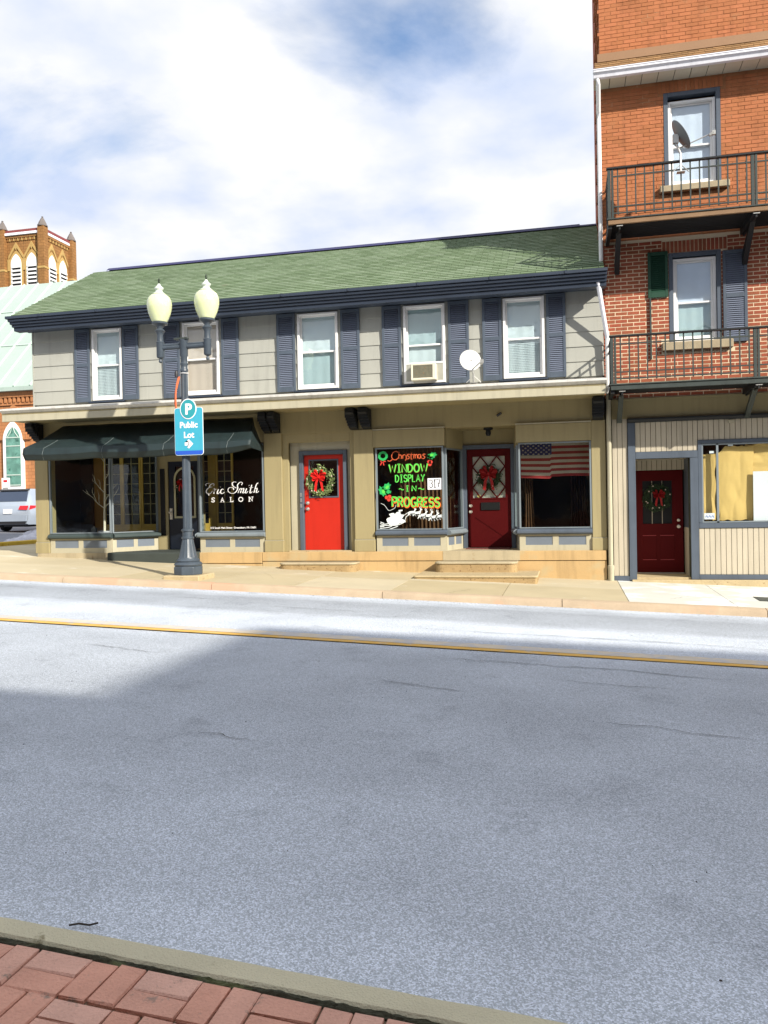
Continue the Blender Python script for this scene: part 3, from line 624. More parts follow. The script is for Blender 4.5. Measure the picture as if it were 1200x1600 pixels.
for a, b_ in ((-12.16, -11.98), (-6.46, -6.30), (-6.25, -6.10), (-4.52, -4.34), (-4.24, -4.05), (.49, .70)): bracket(a, b_)
# foundation
o = box('foundation', found_m, B1, -6.56, .725, F-.10, F+.3, .405, .60, bev=.006)
box('foundation', found_m, B1, -6.56, .725, F-.085, F+.3, -.15, .392, bev=.006)
box('foundation_gap', moss_m, B1, -6.54, .71, F-.06, F+.3, .39, .408)
box('foundation', found_m, B1, -8.05, -6.57, F-.098, F+.3, .36, .60, bev=.006)
box('foundation', found_m, B1, -8.05, -6.57, F-.08, F+.3, -.15, .348, bev=.006)
box('foundation', step_m, B1, -12.2, -10.26, F-.06, F+.3, .3, .60)
o = box('alcove_floor', step_m, B1, -2.56, -.98, F-.106, 17.75, .409, .605)
st = MB().slab([(-10.25, 16.30), (-8.05, 16.30), (-8.05, 17.55), (-10.25, 17.55)], lambda x: .2, lambda x: .615).build('entrance_step', dstep_m, B1, bev=.02)

# steps
riser_m = mat('worn_step_riser', (.38, .27, .135), .9, .14, 6, 50, .6, stain=((.17, .10, .045), 24, .56))
def round_step(x0, x1, y0, z0, z1, r=.16, name='concrete_step', label='', q=''):
    pts = [(x0+.02, F-.11), (x0, y0+r)] + [(x0+r-r*math.cos(a*math.pi/10), y0+r-r*math.sin(a*math.pi/10)) for a in range(1, 5)] + [(x0+r, y0)]
    pts += [(x1-r, y0)] + [(x1-r+r*math.sin(a*math.pi/10), y0+r-r*math.cos(a*math.pi/10)) for a in range(1, 5)] + [(x1, y0+r), (x1, F-.11)]
    o = single(name, label, 'step', MB().slab(pts, z0, z1-.045), riser_m, ((x0+x1)/2, y0, z0), bev=.008, smooth=False)
    c = Vector(((x0+x1)/2, F-.11)); MB().slab([(c.x+(p[0]-c.x)*1.012, p[1]-(.018 if p[1] < F-.2 else 0)) for p in pts], z1-.043, z1).build('tread', step_m, o, bev=.014)
    return o
round_step(-6.02, -4.35, 16.02, 0, .395, label='long low concrete step in front of the bright red door')
round_step(-2.68, -1.02, 16.05, .0, .402, label='upper cream concrete step below the maroon door with a mail slot')
step_m = mat('pitted_concrete_step', (.46, .37, .22), .9, .10, 6, 50, .6, stain=((.20, .12, .05), 26, .60))
round_step(-2.96, -.60, 15.30, -.1, .20, r=.05, label='wide worn lower concrete step under the alcove entrance')

# door bay with the bright red door
holes_wall(MB(), -6.09, -4.46, .6, 3.18, F+.03, F+.12, [(-5.96, -4.56, .6, 2.98)]).build('door_surround', tan, B1, bev=.004)
holes_wall(MB(), -5.97, -4.55, .6, 3.0, F+.18, F+.26, [(-5.74, -4.66, .6, 2.80)]).build('door_surround', tan_lt, B1, bev=.004)
mb = MB().box(-5.75, -5.66, F+.12, F+.34, .62, 2.80).box(-4.75, -4.66, F+.12, F+.34, .62, 2.80).box(-5.66, -4.75, F+.12, F+.34, 2.71, 2.80)
mb.build('door_frame', slate, B1, bev=.006)
box('threshold', step_m, B1, -5.97, -4.55, F+.0, F+.5, .59, .625)
def door(x0, x1, z0, z1, y, m, gx, fr_m, label=None):
    d = holes_wall(MB(), x0, x1, z0, z1, y, y+.045, [gx]).build('door', m, B1, label=label)
    a, b_, c, e_ = gx; mb = MB(); w = .03
    mb.box(a-w, a, y-.012, y+.02, c-w, e_+w).box(b_, b_+w, y-.012, y+.02, c-w, e_+w).box(a, b_, y-.012, y+.02, c-w, c).box(a, b_, y-.012, y+.02, e_, e_+w)
    mb.build('pane_frame', fr_m, d)
    box('pane', g_door, d, a, b_, y+.015, y+.021, c, e_)
    return d
def knob(d, x, z, y, m=steel, r=.032):
    MB().lathe([(.001, 0), (r*.9, .008), (r*.9, .02), (r*.4, .03), (r*.4, .05), (r, .06), (r, .08), (r*.6, .095), (.001, .097)], 0, 0, 14)
    k = MB().lathe([(.001, .097), (r*.6, .095), (r, .08), (r, .06), (r*.4, .05), (r*.4, .03), (r*1.1, .02), (r*1.1, .0), (.001, 0)], 0, 0, 14)
    k.v = [(x+v[0], y-v[2], z+v[1]) for v in k.v]; return k.build('knob', m, d, smooth=True)
d = door(-5.655, -4.755, .63, 2.705, F+.20, red_door, (-5.52, -4.90, 1.80, 2.58), slate)
knob(d, -5.58, 1.66, F+.20); knob(d, -5.58, 1.53, F+.20)
for z in (1.80, 1.68, 1.56): box('lock_plate', steel, B1, -5.735, -5.69, F+.11, F+.125, z, z+.085)
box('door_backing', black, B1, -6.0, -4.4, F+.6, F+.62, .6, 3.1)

# window builder for shop fronts: a frame, its glass and a bulkhead with inset panels
def bulkhead(x0, x1, z0, z1, y, n, P0=None, P1=None):
    M_ = Matrix.Identity(4)
    if P0: 
        dv = Vector((P1[0]-P0[0], P1[1]-P0[1], 0)); x0, x1 = 0, dv.length; y = 0
        ang = math.atan2(dv.y, dv.x); M_ = Matrix.Translation((P0[0], P0[1], 0)) @ Matrix.Rotation(ang, 4, 'Z')
    mb = MB(); mb.box(x0, x1, y+.02, y+.10, z0, z1, M=M_)
    w = (x1-x0); s_ = .10*min(1, w/1.4)+.02; pw_ = (w-s_*(n+1))/n
    mb.box(x0, x1, y-.004, y+.018, z1-.035, z1, M=M_).box(x0, x1, y-.004, y+.018, z0, z0+.115, M=M_)
    for k in range(n+1): mb.box(x0+k*(pw_+s_), x0+k*(pw_+s_)+s_, y-.003, y+.0185, z0+.115, z1-.035, M=M_)
    o = mb.build('bulkhead', tan_lt, B1)
    for k in range(n):
        a = x0+s_+k*(pw_+s_); MB().box(a, a+pw_, y+.006, y+.03, z0+.115, z1-.035, M=M_).build('inset_panel', panel_m, o)
    return o
def sill(P0, P1, z=.93, m=slate_lt, dpt=.09):
    dv = Vector((P1[0]-P0[0], P1[1]-P0[1], 0)); ang = math.atan2(dv.y, dv.x); M_ = Matrix.Translation((P0[0], P0[1], 0)) @ Matrix.Rotation(ang, 4, 'Z')
    Lg = dv.length; pr = [(-dpt, .03), (-dpt, .075), (-dpt*.5, .11), (.06, .12), (.06, 0), (-dpt*.6, .0)]
    q = MB().ext(pr, 0, Lg); q.v = [tuple(M_ @ Vector((v[0], v[1], v[2]+z))) for v in q.v]
    return q.build('shop_sill', m, B1, bev=.004)
def shop_glass(P0, P1, z0, z1, posts=(1, 1), fm=slate_lt, fw=.035):
    dv = Vector((P1[0]-P0[0], P1[1]-P0[1], 0)); ang = math.atan2(dv.y, dv.x); M_ = Matrix.Translation((P0[0], P0[1], 0)) @ Matrix.Rotation(ang, 4, 'Z'); Lg = dv.length
    mb = MB()
    if posts[0]: mb.box(0, fw, -.03, .03, z0, z1, M=M_)
    if posts[1]: mb.box(Lg-fw, Lg, -.03, .03, z0, z1, M=M_)
    mb.box(fw, Lg-fw, -.02, .02, z0, z0+.025, M=M_).box(fw, Lg-fw, -.02, .02, z1-.03, z1, M=M_)
    w = mb.build('shop_window', fm, B1, bev=.003)
    MB().box(fw*.5, Lg-fw*.5, -.003, .003, z0+.01, z1-.01, M=M_).build('pane', g_shop, w)
    return w
A0, A1 = (-2.50, F+.0), (-2.26, 17.42)      # alcove left return
A2, A3 = (-1.10, 17.42), (-1.00, F)         # alcove right return
wc = shop_glass((-3.99, F), (-2.53, F), 1.05, 2.80)
wcs = shop_glass((-2.505, F+.02), A1, 1.05, 2.76)
wrs = shop_glass(A2, (-1.005, F+.02), 1.05, 2.76)
wr = shop_glass((-.985, F), (.455, F), 1.05, 2.80)
box('window_header', tan, B1, -4.03, -2.50, F-.05, F+.10, 2.81, 3.165, bev=.004)
box('window_header', tan, B1, -1.03, .46, F-.05, F+.10, 2.81, 3.165, bev=.004)
box('header_moulding', tan_lt, B1, -4.03, -2.49, F-.07, F+.0, 3.17, 3.195); box('header_moulding', tan_lt, B1, -1.04, .46, F-.07, F+.0, 3.17, 3.195)
def rwall(P0, P1, z0, z1, m, name='alcove_wall', th=.06):
    dv = Vector((P1[0]-P0[0], P1[1]-P0[1], 0)); ang = math.atan2(dv.y, dv.x); M_ = Matrix.Translation((P0[0], P0[1], 0)) @ Matrix.Rotation(ang, 4, 'Z')
    return MB().box(0, dv.length, -th/2, th/2, z0, z1, M=M_).build(name, m, B1)
rwall((-2.50, F+.1), A1, 2.765, 3.2, tan); rwall(A2, (-1.01, F+.1), 2.765, 3.2, tan)
bulkhead(-3.99, -2.5, .60, .93, F-.01, 2); bulkhead(-.985, .455, .60, .93, F-.01, 2)
bulkhead(0, 0, .60, .93, 0, 2, (-2.49, F+.02), A1); bulkhead(0, 0, .60, .93, 0, 2, A2, (-1.0, F+.02))
sill((-4.0, F-.01), (-2.47, F-.01), m=slate); sill((-2.47, F), (A1[0]+.03, A1[1]), m=slate_lt); sill((A2[0]-.03, A2[1]), (-1.02, F), m=slate_lt); sill((-1.03, F-.01), (.458, F-.01), m=slate)
box('alcove_ceiling', tan, B1, -2.6, -.9, F+.14, 17.6, 3.18, 3.22)
DY = 17.42
holes_wall(MB(), -2.28, -1.08, .6, 3.2, DY+.05, DY+.12, [(-2.16, -1.20, .6, 2.76)]).build('alcove_wall', tan, B1)
MB().box(-2.25, -2.155, DY-.02, DY+.14, .605, 2.85).box(-1.205, -1.11, DY-.02, DY+.14, .605, 2.85).box(-2.155, -1.205, DY-.02, DY+.14, 2.76, 2.85).build('door_frame', slate, B1, bev=.005)
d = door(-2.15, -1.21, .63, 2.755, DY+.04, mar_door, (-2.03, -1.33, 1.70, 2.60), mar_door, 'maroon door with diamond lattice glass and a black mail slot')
for (p, q_) in (((-2.03, 2.375), (-1.855, 2.60)), ((-2.03, 1.925), (-1.505, 2.60)), ((-1.855, 1.70), (-1.33, 2.375)), ((-1.505, 1.70), (-1.33, 1.925)),
                ((-1.33, 2.375), (-1.505, 2.60)), ((-1.33, 1.925), (-1.855, 2.60)), ((-1.505, 1.70), (-2.03, 2.375)), ((-1.855, 1.70), (-2.03, 1.925))):
    v = Vector((q_[0]-p[0], q_[1]-p[1])); n_ = Vector((-v.y, v.x)).normalized()*.014
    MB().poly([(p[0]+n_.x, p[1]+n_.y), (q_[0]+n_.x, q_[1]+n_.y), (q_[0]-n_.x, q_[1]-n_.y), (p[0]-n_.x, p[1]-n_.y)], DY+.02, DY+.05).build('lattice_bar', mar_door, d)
MB().grid(lambda u, v: (-2.05+.74*u, DY+.075+.004*math.sin(v*60), 1.68+.94*v), 2, 40).build('door_blind', mat('cream_door_blind', (.82, .80, .70), .8, .05), d, smooth=True)
box('mail_slot', black, d, -1.86, -1.45, DY+.015, DY+.042, 1.43, 1.60, bev=.006)
for (p, q_) in (((-1.98, 1.28), (-1.38, .86)), ((-1.38, 1.28), (-1.98, .86))):
    v = Vector((q_[0]-p[0], q_[1]-p[1])); n_ = Vector((-v.y, v.x)).normalized()*.006
    MB().poly([(p[0]+n_.x, p[1]+n_.y), (q_[0]+n_.x, q_[1]+n_.y), (q_[0]-n_.x, q_[1]-n_.y), (p[0]-n_.x, p[1]-n_.y)], DY+.030, DY+.0415).build('door_moulding', mar_door, d)
knob(d, -2.085, 1.53, DY+.04, pearl); knob(d, -2.085, 1.40, DY+.04, pearl)
k = MB().lathe([(.001, 0), (.035, .001), (.035, .006), (.001, .007)], 0, 0, 20); k.v = [(-1.90+v[0], DY+.035-v[2], 1.745+v[1]) for v in k.v]
k.build('sticker', mat('yellow_sticker', (.75, .68, .22), .6, .03), d)
box('doormat', mat('speckled_mat', (.16, .06, .05), .95, .3, 30), B1, -2.15, -1.22, 17.0, DY-.01, .606, .622)
single('ceiling_light', 'small dark bulb fixture on the ceiling above the maroon alcove door', 'light', MB().lathe([(.001, 3.0), (.04, 3.01), (.06, 3.06), (.05, 3.12), (.10, 3.14), (.10, 3.178), (.001, 3.179)], -1.63, 17.0, 16), iron_d, (-1.63, 17.0, 3.1), smooth=True)
cm = root('security_camera', 'tiny white camera on the frieze above the maroon alcove door', 'camera', (-1.36, F-.02, 3.40))
MB().tube([(-1.36, F, 3.40), (-1.36, F-.05, 3.40)], .02).build('mount', iron_d, cm); MB().tube([(-1.40, F-.06, 3.37), (-1.31, F-.10, 3.42)], .025, 10).build('camera_body', plast, cm)

# salon front
sg = shop_glass((-11.88, F), (-10.28, F), 1.05, 3.0)
shop_glass((-10.27, F), (-9.62, 17.5), 1.05, 3.0)
wsalon = shop_glass((-8.06, F), (-6.52, F), 1.05, 3.0)
shop_glass((-8.46, 17.5), (-8.08, F+.02), 1.05, 3.0)
bulkhead(-11.88, -10.28, .60, .93, F-.01, 2); bulkhead(-8.06, -6.52, .60, .93, F-.01, 2)
bulkhead(0, 0, .60, .93, 0, 2, (-10.27, F), (-9.62, 17.5)); bulkhead(0, 0, .60, .93, 0, 1, (-8.46, 17.5), (-8.08, F+.02))
dk_sill = mat('dark_green_sill_paint', (.05, .07, .07), .5, .08, 4)
sill((-11.9, F-.01), (-10.25, F-.01), m=dk_sill); sill((-10.25, F), (-9.58, 17.5), m=dk_sill); sill((-8.10, F-.01), (-6.50, F-.01), m=slate_lt); sill((-8.48, 17.5), (-8.1, F), m=slate_lt)
box('salon_lintel', tan, B1, -11.9, -6.5, F+.0, F+.12, 3.01, 3.17)
box('salon_ceiling', dark_room, B1, -12.0, -6.3, F+.15, 18.6, 3.02, 3.05)
holes_wall(MB(), -9.64, -8.44, .6, 3.0, 17.55, 17.62, [(-9.36, -8.52, .6, 2.72)]).build('salon_door_surround', tan, B1)
box('side_panel', black, B1, -9.56, -9.44, 17.535, 17.552, .95, 2.55)
d = door(-9.36, -8.52, .62, 2.72, 17.58, dk_door, (-9.18, -8.70, 1.42, 2.60), dk_door, 'dark salon door with a cream arched window frame')
arch = [(-.28, 1.36)] + [(-.28*math.cos(a*math.pi/12), 2.30+.28*math.sin(a*math.pi/12)) for a in range(0, 13)] + [(.28, 1.36)]
inn = [(-.235, 1.405)] + [(-.235*math.cos(a*math.pi/12), 2.30+.235*math.sin(a*math.pi/12)) for a in range(0, 13)] + [(.235, 1.405)]
mb = MB(); n = len(arch); cx = -8.93
for i in range(n):
    j = (i+1) % n; a_, b_, c_, e_ = arch[i], arch[j], inn[j], inn[i]
    mb.hexa([(cx+a_[0], 17.555, a_[1]), (cx+b_[0], 17.555, b_[1]), (cx+b_[0], 17.579, b_[1]), (cx+a_[0], 17.579, a_[1]),
             (cx+e_[0], 17.555, e_[1]), (cx+c_[0], 17.555, c_[1]), (cx+c_[0], 17.579, c_[1]), (cx+e_[0], 17.579, e_[1])])
mb.build('arch_frame', mat('cream_arch', (.52, .50, .32), .5, .1), d)
box('handle_plate', pearl, d, -9.33, -9.26, 17.55, 17.578, 1.33, 1.60, bev=.004); knob(d, -9.295, 1.50, 17.56, pearl, .03)
# inside the salon: folding glazed wooden screens, wood panel
def screen(x0, x1, y, cols, rows_, z0=1.22, z1=2.98, label=None):
    sc = root('folding_screen', label, 'screen', ((x0+x1)/2, y, .6), 'glazed folding screens inside the salon windows')
    st_ = .05; mb = MB().box(x0, x0+st_, y, y+.04, .62, z1+.02).box(x1-st_, x1, y, y+.04, .62, z1+.02).box(x0+st_, x1-st_, y, y+.04, .62, z0).box(x0+st_, x1-st_, y, y+.04, z1, z1+.02)
    mb.build('screen_frame', wood_y, sc)
    m_ = MB(); w = (x1-x0-2*st_)
    for c_ in range(1, cols): m_.box(x0+st_+w*c_/cols-.008, x0+st_+w*c_/cols+.008, y+.005, y+.03, z0, z1)
    for r_ in range(1, rows_): m_.box(x0+st_, x1-st_, y+.007, y+.028, z0+(z1-z0)*r_/rows_-.008, z0+(z1-z0)*r_/rows_+.008)
    m_.build('muntin', mat('muntin_paint', (.46, .42, .24), .5, .05), sc, kind='stuff')
    for r_ in range(rows_):
        for c_ in range(cols):
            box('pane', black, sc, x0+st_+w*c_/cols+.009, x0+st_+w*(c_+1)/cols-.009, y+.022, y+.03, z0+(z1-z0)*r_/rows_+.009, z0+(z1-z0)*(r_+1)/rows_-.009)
for (a, b_, c_, lb) in ((-11.37, -10.86, 2, 'yellow wood screen of small black panes behind the bare birch'), (-10.87+.01, -10.34, 2, 'middle yellow wood screen of small black panes in the left salon window'),
                        (-10.33, -9.84, 2, 'yellow wood screen of small black panes nearest the salon door on its left'), (-8.82, -8.48, 2, 'narrow dim screen of small panes just right of the salon door'),
                        (-8.33, -7.88, 2, 'yellow wood screen of small panes behind the white salon lettering')):
    screen(a, b_, 18.0, c_, 7, label=lb)
box('wood_panel', wood_b, B1, -11.95, -11.38, 18.0, 18.05, .62, 3.0)
box('wood_post', wood_y, B1, -8.475, -8.34, 17.99, 18.04, .62, 3.0)
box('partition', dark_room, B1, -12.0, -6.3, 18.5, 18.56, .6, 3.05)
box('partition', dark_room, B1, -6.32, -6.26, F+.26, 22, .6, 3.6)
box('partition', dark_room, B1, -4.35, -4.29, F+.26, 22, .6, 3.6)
box('display_floor', mat('display_floor_paint', (.20, .16, .08), .6, .1), B1, -11.9, -10.32, F+.1, 17.95, .9, .93)
MB().slab([(-10.319, F+.1), (-10.27, F+.1), (-9.72, 17.45), (-9.72, 17.95), (-10.319, 17.95)], .9, .93).build('display_floor', floor_in, B1)
box('display_floor', floor_in, B1, -8.0, -6.5, F+.1, 17.95, .9, .93)
box('added_dark_panel', black, B1, -11.995, -11.98, F+.21, 18.0, .93, 3.0); box('added_dark_panel', black, B1, -11.98, -11.62, 17.93, 17.97, .93, 3.0)  # black sheets added to cover the sunlit inner wall and darken the window
# bare birch in a pot
bt = root('potted_birch', 'bare white birch sapling standing inside the left salon window', 'tree', (-10.78, 17.1, .93))
MB().tube([(-10.80, 17.1, .95), (-10.79, 17.1, 1.5), (-10.77, 17.11, 2.2), (-10.76, 17.1, 2.95)], [.030, .026, .02, .008]).build('trunk', bark, bt, smooth=True)
rnd = random.Random(5)
def br(mb, p, d_, ln, r_, lv):
    q_ = p + d_*ln*.5 + Vector((0, 0, .02)); e_ = q_ + (d_+Vector((rnd.uniform(-.3, .3), rnd.uniform(-.2, .2), .3))).normalized()*ln*.5
    mb.tube([p, q_, e_], [r_, r_*.8, r_*.5], 5)
    if lv:
        for k in range(3): br(mb, p.lerp(e_, .45+.25*k), (d_+Vector((rnd.uniform(-.9, .9), rnd.uniform(-.4, .4), rnd.uniform(.0, .9)))).normalized(), ln*.5, r_*.55, lv-1)
for (z, dx_, ln) in ((1.62, -.9, .42), (1.66, .85, .36), (1.8, .5, .3), (2.0, -.7, .3), (2.3, .6, .25), (2.75, -.6, .22)):
    mb = MB(); br(mb, Vector((-10.78, 17.1, z)), Vector((dx_, -.05, .55)).normalized(), ln, .011, 2); mb.build('branch', bark, bt)
MB().lathe([(.10, .93), (.14, 1.07), (.14, 1.09), (.001, 1.09)], -10.80, 17.1, 16).build('pot', mat('white_pot', (.5, .5, .55), .5, .1), bt, smooth=True)
single('candle_lantern', 'small dark lantern on the salon window floor left of the birch', 'lantern', MB().box(-11.13, -11.03, 17.05, 17.15, .93, 1.16).lathe([(.05, 1.16), (.02, 1.2), (.001, 1.21)], -11.08, 17.1, 8), iron_d, (-11.08, 17.1, .93))

# awning
aw = root('awning', 'dark green canvas awning sagging above the salon windows', 'awning', (-9.1, F, 3.0))
AL, AR = -11.80, -6.40
prof = [(0, 3.56), (.30, 3.37), (.58, 3.19), (.80, 3.07), (.97, 2.99), (1.01, 2.86), (.93, 2.73)]
def awf(u, v):
    k = v*(len(prof)-1); i = min(int(k), len(prof)-2); t_ = k-i
    o_ = prof[i][0]*(1-t_)+prof[i+1][0]*t_; z = prof[i][1]*(1-t_)+prof[i+1][1]*t_
    x = AL+(AR-AL)*u
    sag = -.025*abs(math.sin(u*math.pi*3.0))**.7*v + .010*noise.noise(Vector((x*2.4, v*3, 0)))
    inset = .34*(1-min(1, o_/.95)); x += (inset if u < .5 else -inset)*(abs(u-.5)*2)**4
    up = .10*max(0, (u-.84)/.16)**2*(max(0, v-.75)/.25) if v > .75 else 0
    return (x, F-.03-o_+.012*noise.noise(Vector((x*3, v*4, 7))), z+sag+up)
MB().grid(awf, 72, 24).build('canopy', awn, aw, smooth=True, solid=.006)
for u0, uw in ((0, 1), (1, -1)):
    pts = [Vector(awf(u0, k/12)) for k in range(13)]; top = pts[0]
    mb = MB(); c0 = Vector((pts[-1].x, F-.03, 2.75))
    for a_, b_ in zip(pts, pts[1:]): mb.add([a_, b_, Vector((b_.x*.7+pts[0].x*.3, F-.03, max(2.80, b_.z-.10))), Vector((a_.x*.7+pts[0].x*.3, F-.03, max(2.80, a_.z-.10)))], [(0, 1, 2, 3)])
    mb.build('side_flap', awn, aw, solid=.005)
for u_ in (.09, .36, .63, .90):
    MB().tube([Vector(awf(u_+.015*(1-v_/12), v_/12))+Vector((0, -.008, .004)) for v_ in range(4, 13)], .004, 5).build('seam', mat('seam_piping', (.16, .19, .19), .6, .1), aw)
for x_ in (AL+.05, AR-.1): MB().tube([(x_, F, 3.0), (x_, F-.94, 2.93)], .012).build('awning_arm', iron_d, aw)

# ------------------------------------------------------------------ flat print on the shop glass
def stroke(mb, pts, w, y, mi=0, close=False):
    """flat brush stroke in the x,z plane; w may be a list"""
    P = [Vector(p) for p in pts]
    if close: P = P + [P[0]]
    n = len(P); Lf = []; Rt = []
    for i, p in enumerate(P):
        a = P[max(i-1, 0)]; b_ = P[min(i+1, n-1)]; d_ = (b_-a)
        if close and i in (0, n-1): d_ = P[1]-P[n-2]
        if d_.length < 1e-7: d_ = Vector((1, 0))
        d_.normalize(); nn = Vector((-d_.y, d_.x)); ww = (w[i % len(w)] if isinstance(w, (list, tuple)) else w)/2
        Lf.append(p+nn*ww); Rt.append(p-nn*ww)
    vs = [(p.x, y, p.y) for p in Lf] + [(p.x, y, p.y) for p in Rt]
    mb.add(vs, [(i, i+1, n+i+1, n+i) for i in range(n-1)], mi)
def fill(mb, pts, y):
    bm_ = bmesh.new(); vs = [bm_.verts.new((p[0], y, p[1])) for p in pts]; f_ = bm_.faces.new(vs)
    bmesh.ops.triangulate(bm_, faces=[f_]); bm_.verts.index_update()
    mb.add([v.co[:] for v in bm_.verts], [tuple(v.index for v in f_.verts) for f_ in bm_.faces]); bm_.free()
def smooth_pts(pts, n=5):
    P = [Vector(p) for p in pts]; out = []
    for i in range(len(P)-1):
        p0, p1, p2, p3 = P[max(i-1, 0)], P[i], P[i+1], P[min(i+2, len(P)-1)]
        for k in range(n):
            t_ = k/n; out.append(.5*((2*p1)+(-p0+p2)*t_+(2*p0-5*p1+4*p2-p3)*t_**2+(-p0+3*p1-3*p2+p3)*t_**3))
    out.append(P[-1]); return out
def arc(cx, cy, rx, ry, a0, a1, n=10): return [(cx+rx*math.cos(R(a0+(a1-a0)*k/n)), cy+ry*math.sin(R(a0+(a1-a0)*k/n))) for k in range(n+1)]
GL = {  # stroke letters in a 1-high box, width given
 'W': (.95, [[(0, 1), (.25, 0), (.47, .8), (.70, 0), (.95, 1)]]), 'I': (.5, [[(.25, 0), (.25, 1)], [(.05, 1), (.45, 1)], [(.05, 0), (.45, 0)]]),
 'N': (.65, [[(0, 0), (0, 1), (.62, 0), (.62, 1)]]), 'D': (.65, [[(0, 0), (0, 1), (.3, .97), (.58, .75), (.62, .45), (.5, .15), (.28, .0), (0, 0)]]),
 'O': (.75, [arc(.37, .5, .35, .5, 0, 360, 16)]), 'S': (.6, [arc(.3, .75, .27, .25, 20, 270, 9)+arc(.3, .26, .28, .26, 90, -160, 9)]),
 'P': (.58, [[(0, 0), (0, 1)], [(0, 1), (.35, 1)] + arc(.33, .75, .24, .25, 90, -90, 7) + [(0, .5)]]), 'L': (.52, [[(0, 1), (0, 0), (.5, 0)]]),
 'A': (.7, [[(0, 0), (.34, 1), (.68, 0)], [(.12, .35), (.57, .35)]]), 'Y': (.65, [[(0, 1), (.32, .5), (.64, 1)], [(.32, .5), (.2, 0)]]),
 'R': (.6, [[(0, 0), (0, 1)], [(0, 1), (.33, 1)] + arc(.32, .76, .24, .24, 90, -90, 7) + [(.05, .52)], [(.25, .5), (.6, 0)]]),
 'G': (.72, [arc(.38, .5, .35, .5, 50, 330, 13) + [(.7, .42), (.42, .42)]]), 'E': (.55, [[(.52, 1), (0, 1), (0, 0), (.54, 0)], [(0, .52), (.42, .52)]]),
 'i': (.3, [[(.1, 0), (.1, .6)], [(.1, .78), (.12, .86)]]), '~': (.7, [arc(.18, .45, .17, .18, 180, 0, 6)+arc(.52, .45, .17, .18, 180, 360, 6)]),
 '3': (.6, [arc(.25, .76, .26, .24, 150, -80, 8)+arc(.25, .27, .3, .27, 85, -150, 8)]), '1': (.35, [[(.05, .8), (.2, 1), (.2, 0)], [(.02, 0), (.38, 0)], [(.02, 1), (.38, 1)]]), '7': (.6, [[(0, 1), (.6, 1), (.3, 0)], [(.2, .5), (.6, .52)]])}
def word(parent, txt, x, z, h, m, y, w=.03, gap=.18, sx=1, jit=.02, rise=0, target=None, name='painted_word'):
    tot = sum(GL[c][0] if c != ' ' else .4 for c in txt) + gap*(len(txt)-1)
    if target: sx = target/(tot*h)
    mb = MB(); cx_ = x; rn = random.Random(len(txt)*7+int(x*100))
    for c in txt:
        if c == ' ': cx_ += .4*h*sx; continue
        wd, ss = GL[c]; dz = jit*h*rn.uniform(-1, 1) + rise*(cx_-x)
        for s_ in ss: stroke(mb, [(cx_+p[0]*h*sx, z+dz+p[1]*h) for p in s_], [w*(.8+.4*rn.random()) for _ in s_], y)
        cx_ += (wd+gap)*h*sx
    return mb.build(name, m, parent)
YP = F-.0045
# Christmas (red script)
def P2(pts, x0=-3.77, z0=2.66, s_=.0018): return None
def cr(px_, py_):    # crop pixels (x 560..740, y 680..860 enlarged 6.667) on the glass plane, measured once
    return (-3.96+(px_-200)*.002158, 2.782-(py_-140)*.002076)
def cpath(L_, m, w, name, n=5, parent=wc, y=YP):
    mb = MB()
    for pts in L_: stroke(mb, smooth_pts([cr(*p) for p in pts], n), w, y)
    return mb.build(name, m, parent)
cpath([[(415, 185), (395, 172), (365, 185), (350, 220), (362, 250), (395, 258), (410, 240)], [(362, 250), (330, 270), (308, 262)],
       [(425, 180), (420, 248)], [(420, 222), (435, 208), (448, 222), (446, 250)], [(460, 212), (462, 248)], [(462, 222), (474, 208), (484, 212)], [(494, 212), (496, 250), (486, 268)], [(494, 192), (496, 196)],
       [(530, 208), (514, 205), (508, 218), (525, 232), (520, 250), (502, 252)], [(548, 190), (544, 250), (556, 256)], [(535, 212), (562, 210)],
       [(570, 250), (572, 210), (582, 212), (586, 250)], [(586, 222), (598, 208), (606, 222), (608, 250)], [(636, 212), (618, 212), (614, 240), (632, 250), (640, 212), (644, 252)],
       [(686, 212), (668, 208), (662, 222), (680, 236), (674, 252), (654, 252)]], mat('brick_red_window_paint', (.62, .12, .04), .6, .1, 10), .015, 'painted_word')
wx = lambda a: cr(a, 0)[0]; wz = lambda b_: cr(0, b_)[1]
for dx_, dz_, m_, ww in ((.006, -.008, or_p, .036), (0, 0, gr_p, .030)):
    yy = YP-(.0015 if m_ is gr_p else 0)
    word(wc, 'WINDOW', wx(322)+dx_*.5, wz(385)+dz_*.5, .165, gr_p if m_ is gr_p else mat('dull_orange_paint', (.35, .22, .03), .6, .1), yy, ww*.9, .17, target=wx(705)-wx(322))
for a, b_, c_, e_, h_, w_ in (('DISPLAY', 385, 675, 485, .145, .024), ('~', 418, 465, 575, .07, .02), ('I', 488, 515, 580, .11, .026), ('N', 548, 590, 580, .11, .026), ('~', 610, 668, 575, .07, .02)):
    word(wc, a, wx(b_), wz(e_), h_, gr_p, YP-.001, w_, .22, target=wx(c_)-wx(b_))
word(wc, 'PROGRESS', wx(352), wz(737), .195, or_p, YP, .052, .17, target=wx(820)-wx(352), rise=-.03, jit=0)
word(wc, 'PROGRESS', wx(348), wz(731), .195, gr_p, YP-.0015, .028, .17, target=wx(820)-wx(352), rise=-.03, jit=0)
